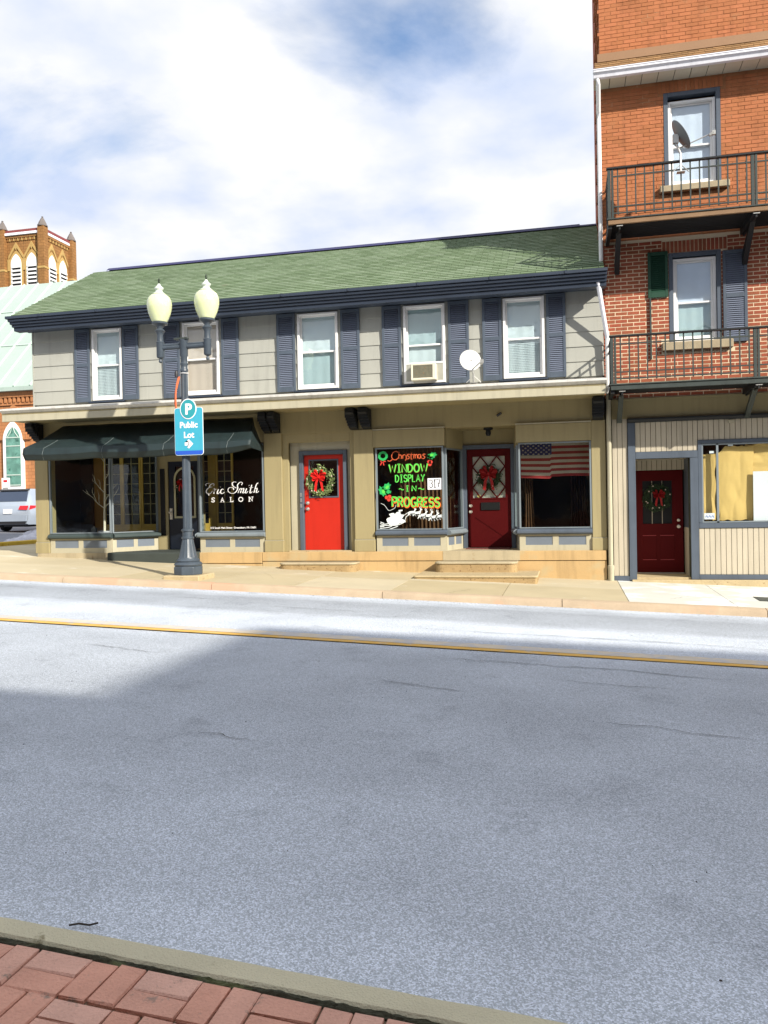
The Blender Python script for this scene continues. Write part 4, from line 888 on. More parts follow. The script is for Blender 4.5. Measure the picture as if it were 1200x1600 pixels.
# painted wreath, holly, berries
mb = MB(); stroke(mb, [cr(*p) for p in arc(262, 215, 38, 36, 0, 360, 20)], [.045, .06, .04, .055], YP, close=True); mb.build('painted_wreath', gr_h, wc)
cpath([[(255, 265), (235, 310)], [(258, 265), (272, 312)], [(235, 268), (290, 272)]], rd_p, .022, 'painted_bow')
def blob(parent, pts, m, name, y=YP-.0005):
    mb = MB(); fill(mb, [cr(*p) for p in pts], y); return mb.build(name, m, parent)
def leafp(cx_, cy_, s_, rot):
    o_ = []
    for k in range(14):
        a = 2*math.pi*k/14; r_ = 1 if k % 2 else .68
        X = s_*1.0*r_*math.cos(a); Y = s_*.62*r_*math.sin(a); o_.append((cx_+X*math.cos(rot)-Y*math.sin(rot), cy_+X*math.sin(rot)+Y*math.cos(rot)))
    return o_
for (a, b_, s_, rt) in ((752, 225, 55, -.4), (735, 240, 36, .6), (250, 575, 62, 1.1), (292, 535, 60, -.8), (305, 580, 40, .2)): blob(wc, leafp(a, b_, s_, rt), gr_h, 'painted_holly_leaf')
for (a, b_, s_, rt) in ((750, 222, 26, -.4), (262, 580, 30, 1.1), (300, 535, 28, -.8)):
    blob(wc, leafp(a, b_, s_, rt), gr_p, 'painted_leaf_vein', YP-.0015)
for (a, b_) in ((722, 290), (738, 292), (728, 314), (292, 640), (322, 632), (315, 662)): blob(wc, arc(a, b_, 19, 19, 0, 340, 11), rd_p, 'painted_berry', YP-.001)
# sleigh and team of reindeer in white
blob(wc, [(285, 865), (300, 850), (330, 840), (312, 810), (345, 800), (362, 800), (372, 812), (392, 790), (412, 792), (410, 770), (450, 768), (448, 780), (425, 786), (432, 815), (470, 820), (470, 840), (440, 860), (475, 875), (478, 895), (420, 905), (380, 925), (330, 930), (300, 905)], wh_p, 'painted_sleigh')
cpath([[(218, 930), (300, 925), (380, 925), (440, 908), (472, 885)], [(218, 955), (290, 948), (340, 935)], [(222, 905), (250, 915), (300, 908)], [(215, 970), (300, 968), (400, 935)], [(225, 890), (262, 905)], [(220, 940), (262, 935)]], wh_p, .014, 'painted_sleigh_runner')
cpath([[(232, 700), (262, 712), (285, 740), (310, 772), (345, 765), (375, 745), (385, 715)]], wh_p, .007, 'painted_whip')
def deer(cx_, cy_, s_, parent=wc):
    bdy = [(-34, 4), (-28, -8), (0, -10), (18, -14), (26, -32), (40, -36), (44, -28), (34, -22), (30, -6), (24, 8), (34, 26), (28, 30), (16, 12), (4, 10), (10, 34), (4, 34), (-6, 12), (-20, 12), (-12, 34), (-20, 34), (-28, 14), (-42, 34), (-46, 30)]
    blob(parent, [(cx_+x_*s_, cy_+y_*s_) for x_, y_ in bdy], wh_p, 'painted_reindeer')
    cpath([[(cx_+28*s_, cy_-32*s_), (cx_+20*s_, cy_-50*s_), (cx_+28*s_, cy_-58*s_)], [(cx_+30*s_, cy_-32*s_), (cx_+34*s_, cy_-54*s_)]], wh_p, .010, 'painted_antler', 3, parent)
for (a, b_, s_) in ((545, 795, 1.0), (600, 800, 1.05), (650, 825, 1.15), (705, 830, 1.15), (760, 845, 1.2), (815, 838, 1.1)): deer(a, b_, s_)
cpath([[(470, 820), (520, 790), (560, 785)], [(475, 870), (490, 835), (560, 800)]], wh_p, .012, 'painted_rein')
# house number card
nc = single('number_card', 'white card with a handwritten 317 taped to the centre shop window', 'sign', MB().box(wx(703), wx(845), F-.008, F-.0045, wz(570), wz(455)), paperw, (wx(775), F-.006, wz(512)))
word(nc, '317', wx(722), wz(548), .16, ink, F-.0095, .015, .12, target=.22, name='number')
# salon lettering traced on the pane (crop x 300..420, y 740..860, enlarged ten times)
def cs(px_, py_): return (-7.92+(px_-215)*.001543, 2.16-(py_-160)*.001345)
def spath(L_, name, w0=.016, n=6, y=YP):
    mb = MB()
    for pts in L_:
        q_ = smooth_pts([cs(*p) for p in pts], n); ws = []
        for i in range(len(q_)):
            a = q_[max(i-1, 0)]; b_ = q_[min(i+1, len(q_)-1)]; d_ = (b_-a); sl2 = abs(d_.y)/(d_.length+1e-9); ws.append(w0*(.45+1.05*sl2*(1 if d_.y < 0 else .45)))
        stroke(mb, q_, ws, y)
    return mb.build(name, pw, wsalon)
spath([[(345, 215), (352, 190), (335, 178), (300, 195), (282, 225), (300, 240), (322, 232)], [(230, 215), (222, 195), (240, 175), (285, 172)], [(300, 240), (262, 250), (232, 290), (235, 330), (262, 350), (300, 335), (325, 300)], [(262, 330), (268, 372)],
       [(340, 270), (362, 268), (345, 345)], [(352, 310), (380, 275), (398, 275)], [(420, 272), (398, 335), (412, 350), (440, 320)], [(452, 235), (455, 240)],
       [(500, 285), (482, 272), (455, 300), (455, 335), (475, 350), (515, 325)]], 'lettering_word')
spath([[(775, 215), (792, 185), (775, 165), (740, 180), (715, 220), (720, 260), (700, 310), (660, 345), (610, 345), (570, 310), (575, 265), (610, 250), (650, 262), (655, 290)], [(700, 165), (660, 160), (635, 185), (650, 230), (700, 262)],
       [(722, 345), (745, 275)], [(738, 300), (765, 270), (775, 285), (758, 345)], [(768, 308), (800, 270), (812, 285), (795, 340), (812, 345), (830, 325)], [(855, 272), (835, 335), (850, 348), (875, 320)], [(892, 222), (896, 228)],
       [(935, 215), (905, 335), (918, 348), (940, 325)], [(895, 262), (955, 258)], [(1035, 185), (1005, 215), (965, 345)], [(975, 305), (1005, 272), (1015, 285), (1000, 335), (1015, 345), (1040, 320)]], 'lettering_word')
SE = {'S': [[(52, 18), (48, 2), (28, 0), (8, 8), (8, 24), (48, 46), (50, 60), (30, 70), (8, 66), (4, 50)]], 'A': [[(2, 70), (20, 70)], [(10, 70), (32, 0), (54, 70)], [(42, 70), (64, 70)], [(18, 44), (46, 44)]],
      'L': [[(2, 0), (26, 0)], [(14, 0), (14, 70)], [(2, 70), (52, 70), (52, 50)]], 'O': [[(x_, y_) for x_, y_ in arc(34, 35, 32, 34, 0, 360, 16)]], 'N': [[(0, 0), (18, 0), (60, 70), (60, 0)], [(48, 0), (74, 0)], [(12, 0), (12, 70)], [(0, 70), (26, 70)]]}
for c, x_ in zip('SALON', (305, 445, 592, 728, 880)):
    mb = MB()
    for s_ in SE[c]: stroke(mb, [cs(x_+p[0], 415+p[1]) for p in s_], .017, YP)
    mb.build('lettering_letter', pw, wsalon)

def text_mesh(txt, size, bold=0, spacing=1.0, align='CENTER'):
    cu = bpy.data.curves.new('t', 'FONT'); cu.body = txt; cu.size = size; cu.align_x = align; cu.offset = bold; cu.space_character = spacing; cu.resolution_u = 3
    ob = bpy.data.objects.new('t', cu); COL.objects.link(ob); bpy.context.view_layer.update()
    me = bpy.data.meshes.new_from_object(ob.evaluated_get(bpy.context.evaluated_depsgraph_get()))
    r_ = ([v.co.copy() for v in me.vertices], [tuple(p.vertices) for p in me.polygons]); bpy.data.objects.remove(ob); bpy.data.curves.remove(cu); bpy.data.meshes.remove(me); return r_
def text(parent, txt, x, z, y, size, m, bold=0, sx=1, name='sign_word', **k):
    vs, fs = text_mesh(txt, size, bold, **k); return MB().add([(x+v.x*sx, y, z+v.y) for v in vs], fs).build(name, m, parent)
text(wsalon, '313 South Main Street  Greensburg, PA 15601', -7.27, 1.125, YP, .058, pw, .0012, 1.0, name='lettering_line')

# things in the windows
def curtain(label, x0, x1, z0, z1, y, m, waves=9, amp=.03, gather=0):
    return single('curtain', label, 'curtain', MB().grid(lambda u, v: (x0+(x1-x0)*(u + gather*(.5-u)*math.sin(v*math.pi)), y+amp*math.sin(u*waves*6.28+v*2)+.01*noise.noise(Vector((u*9, v*4, x0))), z0+(z1-z0)*v), 90, 12), m, ((x0+x1)/2, y, z0), smooth=True)
curtain('sheer brown curtain hanging behind the painted Christmas lettering', -3.62, -2.66, .95, 2.85, 17.15, drape, 11)
curtain('dark brown curtain in the narrow glass left of the maroon alcove door', -2.9, -2.45, .95, 2.85, 17.6, drape, 6)
curtain('gathered brown curtain at the left edge of the flag window', -.95, -.70, .95, 2.85, 17.45, drape, 4, .03, .3)
curtain('dark curtain gathered at the right side of the flag window', -.0, .42, .95, 2.85, 17.75, mat('black_red_drape', (.03, .01, .01), .8, .3), 6, .04, .25)
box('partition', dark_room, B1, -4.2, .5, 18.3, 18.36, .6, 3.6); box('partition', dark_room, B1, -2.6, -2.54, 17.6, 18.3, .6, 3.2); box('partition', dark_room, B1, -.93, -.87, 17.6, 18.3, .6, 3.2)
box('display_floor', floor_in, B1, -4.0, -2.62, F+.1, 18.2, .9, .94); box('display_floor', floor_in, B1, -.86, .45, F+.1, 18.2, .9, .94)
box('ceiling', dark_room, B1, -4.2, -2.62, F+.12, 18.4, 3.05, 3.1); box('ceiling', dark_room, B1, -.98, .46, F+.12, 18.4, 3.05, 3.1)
# flag
fg = root('flag', 'American flag draped along the top of the right shop window', 'flag', (-.26, 17.1, 2.5))
FX0, FX1 = -.97, .44
def flagp(u, v, dy=0):      # v 0 top .. 1 bottom
    sag = .10*(math.sin(u*math.pi*1.0-.35))*v*.55 - .035*u*v
    return (FX0+(FX1-FX0)*u, 17.10+.02*math.sin(u*9+v*2.5)+.012*math.sin(u*21)*v+dy, 2.87-.78*v+sag*(-1 if u < .45 else 1)*.6+.05*max(0, u-.45)*v)
for k in range(13):
    mb = MB(); u0 = .455 if k < 5 else 0
    mb.grid(lambda u, v: flagp(u0+(1-u0)*u, (k+v)/13), 40, 2).build('stripe', fl_w if k % 2 else fl_r, fg, smooth=True)
MB().grid(lambda u, v: flagp(.455*u, v*5/13), 20, 8).build('canton', fl_b, fg, smooth=True)
for r_ in range(7):
    for c_ in range(6 if r_ % 2 == 0 else 5):
        u_ = .035+.077*c_+(0 if r_ % 2 == 0 else .038); v_ = .025+r_*.055; c0 = Vector(flagp(u_, v_, -.006)); mb = MB()
        pts = [(c0.x+(.024 if j % 2 == 0 else .010)*math.sin(j*math.pi/5), c0.z+(.024 if j % 2 == 0 else .010)*math.cos(j*math.pi/5)) for j in range(10)]
        fill(mb, pts, c0.y); mb.build('star', fl_w, fg)

# wreaths
def wreath(label, cx_, cz, y, r0, m, bow_s=1.0, name='wreath', seed=1, n=520, dens=.06, bd=(0, .05), rb=None):
    ribbon = rb or globals()['ribbon']; rn = random.Random(seed); w = root(name, label, 'wreath', (cx_, y, cz)); mb = MB()
    for i in range(n):
        a = rn.uniform(0, 6.283); rr_ = r0*(.74+rn.gauss(0, .13)); p = Vector((cx_+rr_*math.cos(a), y-.03-.03*rn.random(), cz+rr_*math.sin(a)))
        th = a+1.2+rn.gauss(0, .7); d_ = Vector((math.cos(th), rn.uniform(-.5, .1), math.sin(th))).normalized(); s_ = d_.cross(Vector((rn.uniform(-1, 1), 1, rn.uniform(-1, 1)))).normalized()
        l_ = dens*rn.uniform(.6, 1.3); mb.add([p-d_*l_*.5, p+s_*l_*.16, p+d_*l_*.5, p-s_*l_*.16], [(0, 1, 2, 3)])
    mb.build('foliage', m, w, kind='stuff')
    t_ = MB().tube([(cx_+r0*.72*math.cos(a*math.pi/12), y-.02, cz+r0*.72*math.sin(a*math.pi/12)) for a in range(25)], .02, 6); t_.build('ring', twig_m, w)
    bx_, bz = cx_+bd[0], cz+bd[1]; s_ = bow_s
    for sgn in (-1, 1):
        for (lx, lz, hw) in ((.13, .045, .05), (.11, -.03, .04), (.075, .10, .04)):
            pts = [(0, 0), (lx*.5, lz+hw*.4), (lx, lz+hw*.6), (lx*1.1, lz), (lx*.8, lz-hw*.6), (0, 0)]
            P_ = smooth_pts([(bx_+sgn*a_*s_, bz+b_*s_) for a_, b_ in pts], 4); mbb = MB(); n_ = len(P_)
            mbb.add([(p.x, y-.07-.035*math.sin(i/n_*3.1), p.y) for i, p in enumerate(P_)] + [(p.x+.005, y-.11-.03*math.sin(i/n_*3.1), p.y-.028*s_) for i, p in enumerate(P_)], [(i, i+1, n_+i+1, n_+i) for i in range(n_-1)])
            mbb.add([(bx_, y-.085, bz)] + [(p.x, y-.085-.02*math.sin(i/n_*3.1), p.y) for i, p in enumerate(P_)], [(0, i, i+1) for i in range(1, n_-1)])
            mbb.build('bow_loop', ribbon, w)
        q_ = [(bx_+sgn*.01, bz), (bx_+sgn*.05*s_, bz-.12*s_), (bx_+sgn*.07*s_, bz-.25*s_)]; mbb = MB()
        mbb.add([(p[0]+e_*s_, y-.09-.01*(i % 2), p[1]+(0 if e_ < 0 or i < 2 else -.03)) for i, p in enumerate(q_) for e_ in (-.02, .025)], [(0, 1, 3, 2), (2, 3, 5, 4)]); mbb.build('bow_tail', ribbon, w)
    k_ = MB().lathe([(.001, -.03), (.025, -.015), (.025, .015), (.001, .03)], 0, 0, 8); k_.v = [(bx_+v[0]*s_, y-.10+v[1]*.5, bz+v[2]*s_) for v in k_.v]; k_.build('bow_knot', ribbon, w)
    for i in range(9):
        a = rn.uniform(0, 6.28); rr_ = r0*(.7+.2*rn.random()); c0 = (cx_+rr_*math.cos(a), y-.085, cz+rr_*math.sin(a))
        b_ = MB().lathe([(.001, -.014), (.012, -.007), (.012, .007), (.001, .014)], 0, 0, 6); b_.v = [(c0[0]+v[0], c0[1]+v[1], c0[2]+v[2]) for v in b_.v]; b_.build('berry', ber, w)
    return w
wreath('leafy pale green wreath with a red bow on the bright red door', -5.26, 2.13, F+.17, .34, wr_l, 1.2, seed=2, n=420, dens=.085, bd=(-.03, .10))
wreath('dark wreath with a large red bow on the lattice glass of the maroon alcove door', -1.68, 2.14, DY+.02, .27, wr_g, 1.35, seed=3, n=700, bd=(0, .08), rb=ribbon_shade)

# ------------------------------------------------------------------ small things on the upper floor
def dish(label, c, nrm, rad, m, lnb_to, foot, name='satellite_dish', mast=None):
    r0 = root(name, label, 'satellite dish', foot); nrm = Vector(nrm).normalized(); Q = nrm.to_track_quat('Z', 'Y').to_matrix(); C_ = Vector(c)
    mb = MB(); nr, na = 6, 28
    vs = []; 
    for j in range(nr+1):
        rj = rad*j/nr
        for k in range(na):
            a = 2*math.pi*k/na; v = Vector((rj*math.cos(a)*.9, rj*math.sin(a)*1.05, .22*rad*(rj/rad)**2)); vs.append(C_ + Q @ v)
    mb.add(vs, [(j*na+k, j*na+(k+1) % na, (j+1)*na+(k+1) % na, (j+1)*na+k) for j in range(nr) for k in range(na)])
    mb.build('reflector', m, r0, smooth=True, solid=.008)
    back = C_ - nrm*.05; lt = Vector(lnb_to)
    MB().tube([back, back-nrm*.03+Vector((0, 0, -rad*.35)), (back+Vector((0, 0, -rad*.95))*.9+lt*.0) if False else back+Vector((0, 0, -rad*.8))+nrm*.05, lt], .011, 8).build('feed_arm', galv, r0, smooth=True)
    MB().tube([lt-nrm*.0, lt-nrm*.09], [.035, .028], 10).build('receiver', galv, r0, smooth=True); box('receiver_box', galv, r0, lt.x-.03, lt.x+.03, lt.y-.03, lt.y+.03, lt.z-.04, lt.z+.03)
    MB().box(back.x-.05, back.x+.05, back.y-.04, back.y+.04, back.z-.10, back.z+.06).build('bracket', galv, r0)
    ft = Vector(foot); MB().tube([ft, ft+Vector((0, 0, (back.z-ft.z)*.5)), back+Vector((0, 0, -.08))], .02, 10).build('mast', galv, r0, smooth=True)
    for dx_, dy_ in ((-.14, -.05), (.14, .02)): MB().tube([ft+Vector((dx_, dy_, -.0)), ft+Vector((0, 0, .14))], .009, 6).build('brace', galv, r0)
    box('foot_plate', galv, r0, ft.x-.07, ft.x+.07, ft.y-.06, ft.y+.06, ft.z-.012, ft.z)
    return r0
dish('white satellite dish standing on the cornice between two upstairs windows', (-1.85, 15.80, 4.38), (.22, -.85, .42), .235, dish_w, (-1.58, 15.45, 4.32), (-1.80, 15.95, 3.985))
dish('dark grey satellite dish on the upper balcony rail in front of the top window', (2.05, 15.50, 8.20), (.84, .06, .52), .275, dish_g, (2.66, 15.50, 8.20), (2.08, 15.42, 7.52))
# window air conditioner
ac = root('air_conditioner', 'boxy white air conditioner with a rusty grille in an upstairs window', 'air conditioner', (-2.88, F, 4.16))
holes_wall(MB(), -3.14, -2.62, 4.155, 4.50, F-.26, F-.235, [(-3.10, -2.69, 4.20, 4.46)]).build('front_frame', ac_m, ac, bev=.008)
box('body', ac_m, ac, -3.14, -2.62, F-.233, F+.10, 4.155, 4.50, bev=.008)
box('grille', ac_g, ac, -3.10, -2.69, F-.246, F-.236, 4.20, 4.46)
mb = MB()
for k in range(16): mb.box(-3.10, -2.69, F-.252, F-.246, 4.206+.016*k, 4.211+.016*k)
mb.build('fin', ac_g, ac, kind='stuff')
for a, b_ in ((-3.28, -3.145), (-2.615, -2.50)):
    mb = MB(); n = 7
    for k in range(n): w = (b_-a)/n; mb.box(a+w*k, a+w*(k+.55), F-.03, F+.01, 4.17, 4.52); mb.box(a+w*(k+.55), a+w*(k+1), F-.02, F+.005, 4.17, 4.52)
    mb.build('side_curtain', accord, ac)
box('top_bar', white, ac, -3.29, -2.49, F-.035, F+.012, 4.525, 4.56)

# ------------------------------------------------------------------ the tall brick building
B2 = root('brick_building', 'tall orange brick building with iron balconies and a papered-up shop window', 'building', (4.2, F, 0))
XW0, XW1 = .74, 5.9
WT = (1.93, 2.97, 7.70, 9.52); WL = (1.98, 2.94, 4.66, 6.40)
H2 = [WT, WL]
mb = MB()
holes_wall(mb, XW0+.03, 9.0, 3.58, 15.5, F+.03, F+.3, H2)
mb.box(.80, 1.1, F+.3, 20.2, -.3, 15.5); mb.box(8.7, 9.0, F+.3, 20.2, -.6, 15.5); mb.box(1.1, 8.7, 19.9, 20.2, -.6, 15.5); mb.box(.81, 9.0, F+.3, 20.2, 15.3, 15.49)
mb.build('wall', mortar_o, B2)
holes_wall(MB(), XW0+.04, 8.9, 3.60, 6.72, F+.003, F+.031, [WL]).build('mortar_bed', mortar_l, B2)
holes_wall(MB(), XW0+.04, 8.9, 6.722, 9.76, F+.005, F+.0315, [WT]).build('mortar_bed', mortar_o, B2)
holes_wall(MB(), XW0+.04, 8.9, 10.3, 14.6, F+.005, F+.0315, []).build('mortar_bed', mortar_o, B2)
def lay(z0, z1, m, rh=.0745, bw=.232, jt=.016, x0=XW0, x1=XW1, hs=H2, yo=0, lim=300, soldier=()):
    items = []; nr = int((z1-z0)/rh); rn = random.Random(int(z0*10)); hh, g_ = rh-jt, jt
    for r_ in range(nr):
        z = z0+r_*rh; x = x0 - (bw/2 if r_ % 2 else 0)
        while x < x1:
            a, b_ = max(x, x0), min(x+bw-g_, x1); x += bw
            segs = [(a, b_)]
            for h in list(hs)+list(soldier):
                if z+hh > h[2]-.005 and z < h[3]+.005:
                    ns = []
                    for (p, q_) in segs:
                        if q_ <= h[0] or p >= h[1]: ns.append((p, q_))
                        else:
                            if p < h[0]: ns.append((p, h[0]-.004))
                            if q_ > h[1]: ns.append((h[1]+.004, q_))
                    segs = ns
            for (p, q_) in segs:
                w = round(q_-p, 3)
                if w > .02: items.append((((p+q_)/2, F+.012+yo+rn.uniform(-.003, .003), z+hh/2), (w, hh), cbox(w, .026, hh)))
    return items
sol1 = (WL[0]-.12, WL[1]+.12, WL[3]+.0, WL[3]+.24); sol2 = (WT[0]-.10, WT[1]+.10, WT[3]+.0, WT[3]+.21)
sl1 = (1.83, 3.14, 4.46, 4.66); sl2 = (1.82, 3.12, 7.53, 7.70)
it = lay(3.62, 6.70, brick_m, hs=[WL, sl1], soldier=[sol1])
for k in range(16): it.append(((sol1[0]+.04+k*.0745, F+.012, sol1[2]+.12), ('s', 1), cbox(.062, .026, .225)))
pieces('brick', B2, it, brick_m, 300)
it = lay(6.72, 9.75, brick_o, jt=.010, hs=[WT, sl2], soldier=[sol2])
for k in range(16): it.append(((sol2[0]+.04+k*.0745, F+.012, sol2[2]+.105), ('s', 2), cbox(.062, .026, .20)))
it += lay(10.45, 14.4, brick_o, jt=.009, hs=[])
mb = MB()
for c, key, fn in it:
    q = fn(MB()); mb.add([Vector(v)+Vector(c) for v in q.v], q.f)
mb.build('brick', brick_o, B2, kind='stuff')
# toothed brick edge on the side wall, seen edge on above the low roof
mb = MB(); z = 5.9; k = 0
while z < 14.4:
    d_ = .0 if k % 6 else .03; yy = F+.0
    for j in range(8): mb.box(XW0-d_-.004*(j % 2), XW0+.03, yy+.235*j+(.12 if k % 2 else 0), yy+.235*j+.222+(.12 if k % 2 else 0), z, z+.062)
    z += .0745; k += 1
mb.build('brick', brick_o, B2, kind='stuff')
box('wall', brick_m, B2, XW0+.012, .795, F+.032, 20.19, 5.9, 14.4)
for w, sl2_, c_ in ((WT, (1.84, 3.11, 7.57, 7.695), (curt_w, (1, 1))), (WL, (1.84, 3.13, 4.49, 4.655), (curt_w, (1, .98)))):
    x0, x1, z0, z1 = w
    cs_ = MB(); y = F+.02; c = .08
    cs_.box(x0, x0+c, y-.03, y+.14, z0, z1).box(x1-c, x1, y-.03, y+.14, z0, z1).box(x0+c, x1-c, y-.03, y+.14, z1-c, z1)
    cs_.build('window_casing', slate, B2, bev=.005)
    sash_window(B2, x0+c+.005, x1-c-.005, z0+.01, z1-c-(.08 if w is WT else .03), F+.07, c_[0], c_[1], .47, sill_m=slate, low=blind_g if w is WL else curt_w)
    box('window_sill', stone, B2, *sl2_[:2], F-.10, F+.10, *sl2_[2:], bev=.012)
box('partition', dark_room, B2, 1.2, 4.5, F+1.2, F+1.25, 3.6, 9.9)
louvre(B2, 2.965, 3.40, 4.60, 6.36, F-.012, label='full-length navy shutter right of the middle window')
louvre(B2, 1.59, 1.965, 5.55, 6.44, F-.012, green_sh, green_sh, half=True, label='half-length green shutter left of the middle window')
box('conduit', iron, B2, 1.615, 1.645, F-.045, F-.012, 4.35, 5.55)
# gutter, soffit, pent roof
MB().ext([(F-.50, 9.74), (F-.52, 9.80), (F-.56, 9.83), (F-.56, 9.87), (F-.42, 9.87), (F-.42, 9.74)], .60, 6.2).build('gutter', gutter_m, B2, bev=.004)
MB().ext([(F-.57, 9.868), (F-.57, 9.885), (F-.40, 9.885), (F-.40, 9.868)], .595, 6.205).build('gutter_lip', gutter_m, B2)
x = .62
while x < 6: box('soffit_board', soffit_m, B2, x, x+.287, F-.43, F+.02, 9.762, 9.775); x += .30
box('soffit_backing', moss_m, B2, .63, 6.1, F-.42, F+.02, 9.776, 9.80)
MB().add([(.64, F-.44, 9.84), (6.1, F-.44, 9.84), (6.1, F+.02, 10.30), (.64, F+.02, 10.30), (.64, F+.02, 9.84), (6.1, F+.02, 9.84)], ((0, 1, 2, 3), (0, 3, 4), (1, 5, 2), (0, 4, 5, 1))).build('pent_roof', brown_sh, B2)
items = []; rn = random.Random(4); pd = Vector((0, .46, .46)).normalized(); pn = Vector((0, -.707, .707))
for r_ in range(6):
    x = .64+.02*rn.random()
    while x < 6:
        w = rn.choice((.11, .15, .19, .23)); h_ = .112
        def fn(mb, w=w):
            vs = [Vector((0, 0, 0))+pn*.001, Vector((w-.006, 0, 0))+pn*.001, Vector((w-.006, 0, 0))+pd*h_, pd*h_, pn*.012, Vector((w-.006, 0, 0))+pn*.012, Vector((w-.006, 0, 0))+pd*h_+pn*.003, pd*h_+pn*.003]
            return mb.add(vs, ((4, 5, 6, 7), (0, 1, 5, 4), (1, 2, 6, 5), (3, 0, 4, 7)))
        p_ = Vector((x, F-.44, 9.84))+pd*(r_*.108); items.append((p_, (w, r_ == 99), fn)); x += w
mb = MB()
for c, key, fn in items:
    q = fn(MB()); mb.add([Vector(v)+Vector(c) for v in q.v], q.f)
mb.build('shingle', brown_sh, B2, kind='stuff')
box('flashing', brown_fl, B2, .70, 6.0, F-.02, F+.02, 10.29, 10.45)
# downpipes
MB().tube([(.68, F-.46, 9.76), (.69, F-.45, 9.62), (.70, F-.14, 9.25), (.705, F-.10, 9.1), (.705, F-.10, 6.15)], .042, 10).build('downpipe', white, B2, smooth=True)
dp = root('downpipe', 'bent downpipe running from the green roof eave to the sidewalk between the buildings', 'downpipe', (.80, F-.1, 0))
MB().tube([(.62, F-.50, 5.86), (.66, F-.42, 5.6), (.80, F-.12, 4.80)], .045, 10).build('pipe', gutter_m, dp, smooth=True)
MB().tube([(.80, F-.12, 4.80), (.80, F-.12, 3.7)], .045, 10).build('pipe', white, dp, smooth=True)
MB().tube([(.80, F-.11, 3.7), (.80, F-.11, .25)], .048, 10).build('pipe', tan_lt, dp, smooth=True)
MB().lathe([(.055, -.04), (.058, .02), (.06, .20), (.065, .24), (.065, .30), (.05, .31)], .80, F-.11, 14).build('boot', tan_lt, dp, smooth=True)

# balconies
def balcony(z0, ztop, label, upper):
    b = root('balcony', label, 'balcony', (3.3, F, z0), 'iron balconies on the brick building'); YF = F-1.10; xl, xr = .80, 5.80
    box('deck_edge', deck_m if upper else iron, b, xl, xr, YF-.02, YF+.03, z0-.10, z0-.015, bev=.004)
    box('top_flange', iron, b, xl-.02, xr, YF-.04, YF+.05, z0-.012, z0+.012, bev=.003)
    for x_ in (xl, 3.29): 
        box('side_beam', iron_d, b, x_, x_+.07, YF+.03, F, z0-.16, z0-.02)
    n = 11; d_ = (F-.02-(YF+.05))/n
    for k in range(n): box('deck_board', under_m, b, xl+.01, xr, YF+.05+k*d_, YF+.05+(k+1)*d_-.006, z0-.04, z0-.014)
    for x_ in (xl+.16, 3.31):      # raking brackets under the deck
        MB().add([Vector(v) for v in ((x_, YF+.30, z0-.17), (x_+.09, YF+.30, z0-.17), (x_+.09, YF+.42, z0-.17), (x_, YF+.42, z0-.17))] + [Vector(v) for v in ((x_, F-.06, z0-.62 if not upper else z0-.75), (x_+.09, F-.06, z0-.62 if not upper else z0-.75), (x_+.09, F+.02, z0-.56), (x_, F+.02, z0-.56))],
                 ((0, 3, 2, 1), (4, 5, 6, 7), (0, 1, 5, 4), (1, 2, 6, 5), (2, 3, 7, 6), (3, 0, 4, 7))).build('strut', iron_d if upper else iron, b)
        MB().box(x_+.03, x_+.06, YF+.02, F, z0-.19, z0-.11).build('beam', iron_d, b); box('beam_plate', galv, b, x_-.01, x_+.10, YF+.0, YF+.025, z0-.135, z0-.120)
    for x_ in (xl, 3.27, 5.74):
        box('post', iron, b, x_, x_+.055, YF-.005, YF+.05, z0+.012, ztop, bev=.003); box('post', iron, b, x_+.065, x_+.105, YF-.005, YF+.04, z0+.012, ztop, bev=.003)
    box('handrail', iron_d, b, xl-.02, xr, YF-.025, YF+.045, ztop, ztop+.035, bev=.006)
    hh = ztop-z0
    for zz_ in (ztop-.14, z0+.10, z0+.22): box('rail', iron, b, xl+.1, xr, YF+.005, YF+.03, zz_, zz_+.022)
    x_ = xl+.17
    while x_ < xr:
        if not (3.2 < x_ < 3.4): box('baluster', iron, b, x_, x_+.024, YF+.008, YF+.029, z0+.08, ztop)
        x_ += .1585
    for zz_ in (ztop, ztop-.14, z0+.10): box('side_rail', iron_d, b, xl+.01, xl+.045, YF+.05, F, zz_, zz_+.03)
    for k in range(6): box('baluster', iron_d, b, xl+.018, xl+.036, YF+.2+.155*k, YF+.218+.155*k, z0+.0, ztop)
    return b
balcony(6.80, 7.72, 'upper iron balcony below the topmost window', True)
balcony(3.74, 4.62, 'lower iron balcony above the papered shop window', False)

# ground floor front of the brick building
def vboards(x0, x1, z0, z1, y=F-.0, w=.098, m=None):
    x = x0
    while x < x1-.01:
        xe = min(x+w-.008, x1); box('siding_board', m or tan_lt2, B2, x, xe, y-.016, y+.004, z0, z1, bev=.003); x += w
tan_lt2 = mat('pale_tan_board_paint', (.49, .44, .34), .6, .05, 2, 60, .05, rnd=.03, streak=0.20)
holes_wall(MB(), .86, 9.0, -.2, 3.58, F+.005, F+.2, [(1.30, 2.31, -.2, 2.40), (2.53, 8.5, 1.12, 2.66)]).build('shopfront_wall', moss_m, B2)
box('shop_frieze', tan, B2, .86, 9.0, F-.02, F+.01, 3.20, 3.60)
MB().ext([(F-.06, 3.12), (F-.09, 3.17), (F-.09, 3.20), (F+.0, 3.20), (F+.0, 3.12)], 1.16, 9).build('shop_cornice', iron_d, B2)
box('shop_trim', slate, B2, 1.16, 1.30, F-.05, F+.05, .0, 3.115, bev=.005)
box('shop_trim', slate, B2, 1.302, 2.46, F-.045, F+.05, 2.40, 2.535, bev=.005)
box('shop_trim', slate, B2, 2.315, 2.462, F-.042, F+.05, .02, 2.398, bev=.005)
